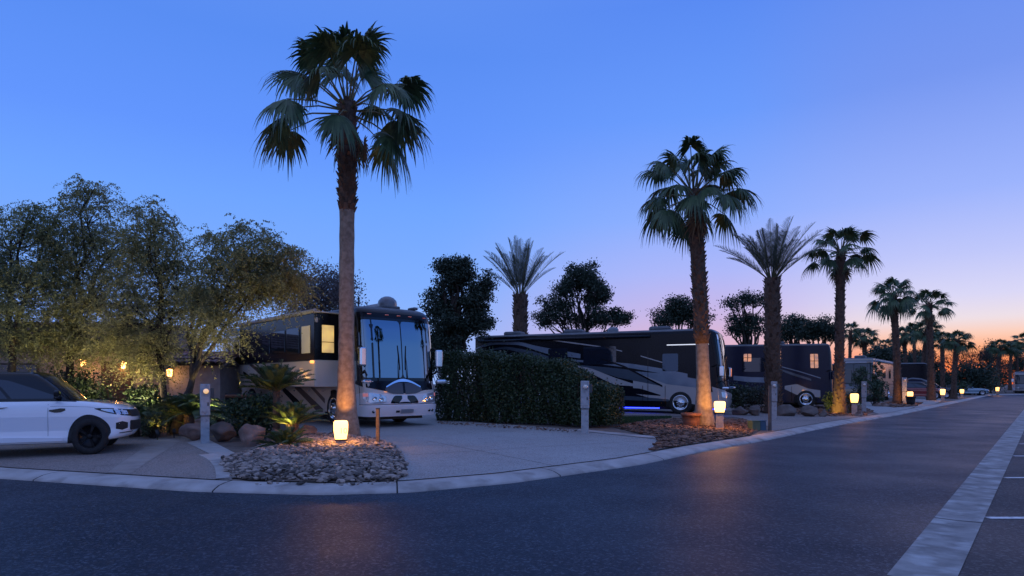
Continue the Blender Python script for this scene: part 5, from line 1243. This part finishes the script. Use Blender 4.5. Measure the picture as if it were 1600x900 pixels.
# ---------------------------------------------------------------- houses, wall lamps, garden spots, patio table
def tiled_roof(parent, x0, x1, y0, y1, z0, z1, ridge_y, ov=.25, tw=.24, tl=.42):
    """barrel tiles on two slopes"""
    m = MB()
    for ya, yb in ((y0-ov, ridge_y), (y1+ov, ridge_y)):
        n = int((x1-x0+2*ov)/tw); k = max(2, int(abs(yb-ya)/tl))
        for i in range(n):
            xc = x0-ov+(i+.5)*tw
            for j in range(k):
                a, b = j/k, (j+1.12)/k
                p = []
                for q, rr in ((a, tw*.52), (min(b, 1), tw*.44)):
                    yy = ya+(yb-ya)*q; zz = z0+(z1-z0)*q+(.035 if q == a else 0)
                    th = np.linspace(0, PI, 6); p.append(np.stack([xc+np.cos(th)*rr, np.full(6, yy), zz+np.sin(th)*rr*.75], 1))
                m.grid(np.array(p), smooth=True)
    r_ = m.build('roof', 'roof_tile', parent)
    m = MB(); v = [(x0-ov, y0-ov, z0-.03), (x1+ov, y0-ov, z0-.03), (x1+ov, ridge_y, z1-.03), (x0-ov, ridge_y, z1-.03), (x0-ov, y1+ov, z0-.03), (x1+ov, y1+ov, z0-.03)]
    m.add(v, [(0, 1, 2, 3), (3, 2, 5, 4), (1, 0, 4, 5)]); m.build('roof_deck', 'wood_dark', r_)
    m = MB(); m.tube([(x0-ov, ridge_y, z1+.02), (x1+ov, ridge_y, z1+.02)], .11, n=10); m.build('ridge', 'roof_tile', r_)
def house(label, px, Y, w, d, h, rise, rz, mt, openings=(), ch='small_house'):
    x, y, z = at(px, Y); t = thing(ch, label, 'house', (x, y, z), rz)
    m = MB(); m.box((0, d/2, h/2-.1), (w, d, h+.2)); m.add([(-w/2, 0, h+.001), (-w/2, d, h+.001), (-w/2, d/2, h+rise-.08), (w/2, 0, h+.001), (w/2, d, h+.001), (w/2, d/2, h+rise-.08)], [(0, 2, 1), (3, 4, 5)]); m.build('wall', mt, t)
    tiled_roof(t, -w/2, w/2, 0, d, h, h+rise, d/2)
    for nm, x0, x1, z0, z1 in openings:
        m = MB(); m.box(((x0+x1)/2, -.02, (z0+z1)/2), (x1-x0+.14, .05, z1-z0+.14)); fr = m.build(nm+'_frame', 'wood_dark', t, bevel=.01)
        m = MB(); m.box(((x0+x1)/2, -.05, (z0+z1)/2), (x1-x0, .03, z1-z0)); m.build(nm, 'car_glass' if nm == 'window' else 'wood_dark', fr)
    return t
house('tan stucco casita with a tiled roof, lit by wall lamps behind the feathery trees', 118, 23.5, 6.2, 5., 2.75, .9, .30, 'stucco', (('door', .9, 1.8, 0, 2.1), ('window', -2.4, -1.2, 1.0, 2.0)))
house('small grey outbuilding with a tiled roof, left of the cream motorhome tail', 304, 23.0, 1.75, 2.6, 2.0, .42, .12, 'stucco_grey', (), 'outbuilding')
def wall_lamp(px, py, Y, label, power=14):
    x, _, _ = at(px, Y); z = zat(py, Y); t = thing('wall_lamp', label, 'lamp', (x, Y, z), .30, group='warm lamps on the casita wall')
    m = MB(); m.lathe([(.05, -.13), (.075, -.10), (.10, .10), (.06, .16), (.001, .17)], 12); m.build('lantern_glass', 'wall_light', t)
    m = MB(); m.lathe([(.15, .14), (.10, .20), (.03, .26), (.001, .27)], 12); m.tube([(0, .02, .25), (0, .14, .22), (0, .26, .12)], .015, n=6); m.box((0, .27, .10), (.10, .02, .18)); m.build('lantern_cap', 'matt_black', t)
    d = bpy.data.lights.new('lantern_bulb', 'POINT'); d.energy = power; d.color = (1, .50, .15); d.shadow_soft_size = .08
    o = bpy.data.objects.new('lantern_bulb', d); COL.objects.link(o); o.parent = t; o.location = (0, -.12, -.16)
def wl_pos(px): return px
wall_lamp(130, 567, 23.2, 'warm wall lamp left of the two on the tan casita')
wall_lamp(193, 570, 23.85, 'warm wall lamp near the right corner of the tan casita')
wall_lamp(265, 583, 22.6, 'small warm lamp at the left corner of the grey outbuilding', 4)
def garden_spot(px, Y, aim, label, power=14, size=R(75), col=(1, .62, .13)):
    x, y, z = at(px, Y); t = thing('garden_spotlight', label, 'spotlight', (x, y, z), group='small garden spotlights')
    v = Vector((aim[0]-x, aim[1]-y, aim[2]-z-.2)).normalized(); q = v.to_track_quat('Z', 'Y')
    m = MB(); m.tube([(0, 0, -.08), (0, 0, .16)], .012, n=6); m.build('stake', 'matt_black', t)
    m = MB(); m.lathe([(.001, -.09), (.035, -.09), (.05, .05), (.046, .05), (.044, .03)], 14); h = m.build('housing', 'matt_black', t); h.location = (0, 0, .2); h.rotation_euler = q.to_euler()
    m = MB(); m.lathe([(.043, .032), (.03, .036), (.001, .037)], 12); m.build('lens', 'spot_lens', h)
    d = bpy.data.lights.new('spot_beam', 'SPOT'); d.energy = power; d.color = col; d.spot_size = size; d.spot_blend = .6; d.shadow_soft_size = .04
    o = bpy.data.objects.new('spot_beam', d); COL.objects.link(o); o.parent = t; o.location = Vector((0, 0, .2))+v*.08; o.rotation_euler = (-v).to_track_quat('Z', 'Y').to_euler()
def aimpx(px, py, Y): return ((px-800)/F*Y, Y, zat(py, Y))
garden_spot(48, 17.0, aimpx(30, 575, 17.9), 'spotlight in the yellow bush behind the white car roof', 40)
garden_spot(166, 15.9, aimpx(150, 600, 16.5), 'spotlight under the sago palm behind the white car bonnet', 22)
garden_spot(246, 15.9, aimpx(230, 620, 16.4), 'spotlight at the leafy plant by the first boulder', 12)
garden_spot(272, 16.3, aimpx(262, 640, 17.4), 'spotlight behind the wide boulder left of the pedestal', 18)
garden_spot(452, 14.5, aimpx(440, 615, 15.6), 'spotlight at the foot of the lit sago palms', 120, R(52), (1, .70, .18))
garden_spot(1296, 30.6, aimpx(1309, 625, 31.4), 'spotlight at the foot of the yellow footed palm', 90, R(90), (1, .66, .10))
garden_spot(1119, 19.95, aimpx(1100, 590, 21.2), 'spotlight between the second palm and its bollard lamp', 110, R(62), (1, .46, .07))
garden_spot(531, 15.5, aimpx(541, 575, 16.6), 'spotlight hidden behind the nearest bollard lamp, aimed up the tall palm', 150, R(60), (1, .40, .07))
garden_spot(205, 17.6, aimpx(170, 440, 19.0), 'spotlight under the tallest feathery tree', 440, R(120), (1, .82, .46))
garden_spot(352, 16.6, aimpx(375, 430, 17.8), 'spotlight under the tree that leans over the cream motorhome', 300, R(120), (1, .82, .46))
garden_spot(70, 17.2, aimpx(30, 430, 18.5), 'spotlight under the feathery tree farthest left', 320, R(120), (1, .82, .46))
garden_spot(1410, 45.5, aimpx(1403, 605, 46.9), 'spotlight at the orange lit palm foot beyond the tan motorhome', 26, R(80), (1, .42, .10))
x, y, z = at(374, 20.3)
t = thing('patio_table', 'small round reddish patio table on a dark pedestal beside the cream motorhome', 'table', (x, y, z))
m = MB(); m.lathe([(.001, .90), (.40, .90), (.42, .93), (.42, .97), (.40, .99), (.001, .99)], 28); m.build('table_top', 'terracotta', t)
m = MB(); m.lathe([(.001, -.02), (.26, -.02), (.26, .03), (.06, .10), (.05, .84), (.20, .90), (.001, .90)], 20); m.build('pedestal', 'matt_black', t)
for i, (px, rz, lab) in enumerate(((366, .6, 'dark patio chair left of the round patio table'), (392, -2.4, 'dark patio chair right of the round patio table'))):
    x, y, z = at(px, 20.6); t = thing('patio_chair', lab, 'chair', (x, y, z), rz, group='patio chairs')
    m = MB(); m.box((0, 0, .45), (.46, .46, .05)); m.build('seat', 'matt_black', t, bevel=.015)
    m = MB(); m.box((0, .23, .78), (.46, .04, .50)); m.build('backrest', 'matt_black', t, bevel=.015)
    for a in (-.2, .2):
        for b in (-.2, .2): m = MB(); m.tube([(a, b, -.02), (a, b, .43)], .018, n=6); m.build('leg', 'matt_black', t)
# two tall palms across the road that the windscreen of the cream motorhome mirrors
MIR = 'palms across the road mirrored in the windscreen'
for (x, y), s, rz, lab in (((12.5, 8.8), (1.75, 1.75, 1.25), .4, 'fan palm across the road, mirrored on the left of the cream motorhome windscreen'), ((36, 23.7), (2., 2., 1.45), 2., 'fan palm across the road, mirrored on the right of the cream motorhome windscreen')):
    dup(P3, (x, y, 0), rz, s, lab, MIR)

# ---------------------------------------------------------------- dusk sky, sun, camera
w = bpy.data.worlds.new('World'); scene.world = w; w.use_nodes = True
nt = w.node_tree; bg = nt.nodes['Background']; N = nt.nodes.new; K = nt.links.new
SUN = math.atan2(.95, 1.0)                     # azimuth of the afterglow, from +Y towards +X
sd = (math.sin(SUN), math.cos(SUN))
tc = N('ShaderNodeTexCoord'); sx = N('ShaderNodeSeparateXYZ'); K(tc.outputs['Generated'], sx.inputs[0])
def mth(op, a, b=None, c=None):
    n = N('ShaderNodeMath'); n.operation = op
    for i, v in enumerate((a, b, c)):
        if v is None: continue
        if isinstance(v, (int, float)): n.inputs[i].default_value = v
        else: K(v, n.inputs[i])
    return n.outputs[0]
X, Y_, Z = sx.outputs
hyp = mth('SQRT', mth('ADD', mth('MULTIPLY', X, X), mth('ADD', mth('MULTIPLY', Y_, Y_), 1e-6)))
cosaz = mth('DIVIDE', mth('ADD', mth('MULTIPLY', X, sd[0]), mth('MULTIPLY', Y_, sd[1])), hyp)
def ramp(stops, fac):
    n = N('ShaderNodeValToRGB'); e = n.color_ramp.elements; n.color_ramp.interpolation = 'B_SPLINE' if False else 'LINEAR'
    while len(e) < len(stops): e.new(.5)
    for q, (p, c) in zip(e, stops): q.position = p; q.color = (*srgb(*c), 1)
    K(fac, n.inputs[0]); return n.outputs[0]
zc = mth('MAXIMUM', Z, 0.)
el = lambda deg: math.sin(R(deg))
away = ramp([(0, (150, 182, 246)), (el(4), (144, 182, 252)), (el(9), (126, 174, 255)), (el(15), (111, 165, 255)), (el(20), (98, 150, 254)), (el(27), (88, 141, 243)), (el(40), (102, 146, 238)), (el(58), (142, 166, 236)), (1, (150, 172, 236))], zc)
glow_ = ramp([(0, (255, 112, 54)), (el(1.5), (255, 138, 84)), (el(2.6), (255, 172, 128)), (el(3.7), (250, 205, 186)), (el(4.8), (236, 222, 230)), (el(6.5), (216, 214, 246)), (el(9.5), (190, 198, 250)), (el(14), (154, 178, 252)), (el(22), (116, 150, 240)), (el(30), (98, 140, 238)), (el(40), (102, 146, 238)), (el(58), (142, 166, 236)), (1, (150, 172, 236))], zc)
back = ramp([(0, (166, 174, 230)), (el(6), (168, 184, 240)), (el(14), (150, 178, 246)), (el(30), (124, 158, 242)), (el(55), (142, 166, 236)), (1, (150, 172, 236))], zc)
pink = ramp([(0, (232, 176, 186)), (el(3), (224, 180, 202)), (el(6), (200, 182, 230)), (el(9.5), (172, 182, 248)), (el(14), (140, 174, 254)), (el(22), (104, 154, 252)), (el(30), (88, 138, 242)), (el(40), (102, 146, 238)), (el(58), (142, 166, 236)), (1, (150, 172, 236))], zc)
def sm(lo, hi, v):
    n = N('ShaderNodeMapRange'); n.interpolation_type = 'SMOOTHSTEP'; n.inputs[1].default_value = lo; n.inputs[2].default_value = hi; K(v, n.inputs[0]); return n.outputs[0]
def mixc(f, a, b):
    n = N('ShaderNodeMix'); n.data_type = 'RGBA'; K(f, n.inputs[0]); K(a, n.inputs[6]); K(b, n.inputs[7]); return n.outputs[2]
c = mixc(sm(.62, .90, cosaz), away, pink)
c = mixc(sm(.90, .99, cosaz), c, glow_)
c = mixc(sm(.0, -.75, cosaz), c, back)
sky = N('ShaderNodeTexSky'); sky.sky_type = 'NISHITA'; sky.sun_disc = False; sky.sun_elevation = R(-1.5); sky.sun_rotation = SUN
a = N('ShaderNodeMix'); a.data_type = 'RGBA'; a.blend_type = 'ADD'; a.inputs[0].default_value = .02; K(c, a.inputs[6]); K(sky.outputs[0], a.inputs[7])
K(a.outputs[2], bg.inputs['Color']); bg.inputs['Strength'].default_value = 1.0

d = bpy.data.lights.new('sun', 'SUN'); d.energy = .12; d.angle = R(25); d.color = (1, .62, .52)
o = bpy.data.objects.new('sun', d); COL.objects.link(o); o.rotation_euler = Vector((sd[0], sd[1], math.tan(R(4)))).to_track_quat('Z', 'Y').to_euler()

cam = bpy.data.cameras.new('camera'); co = bpy.data.objects.new('camera', cam); COL.objects.link(co); scene.camera = co
co.location = (0, 0, CH); co.rotation_euler = (PI/2, 0, 0)
cam.sensor_width = 36; cam.lens = 36*F/1600; cam.shift_y = (HOR-450)/1600; cam.clip_end = 8000; cam.clip_start = .05
vs = scene.view_settings; scene.display_settings.display_device = 'sRGB'
vs.view_transform = 'Standard'; vs.look = 'None'; vs.exposure = 0; vs.gamma = 1; vs.use_curve_mapping = False
scene.render.engine = 'CYCLES'
cy = scene.cycles; cy.max_bounces = 5; cy.diffuse_bounces = 2; cy.glossy_bounces = 3; cy.transmission_bounces = 3; cy.transparent_max_bounces = 4
cy.use_denoising = True; cy.sample_clamp_indirect = 4; cy.caustics_reflective = False; cy.caustics_refractive = False
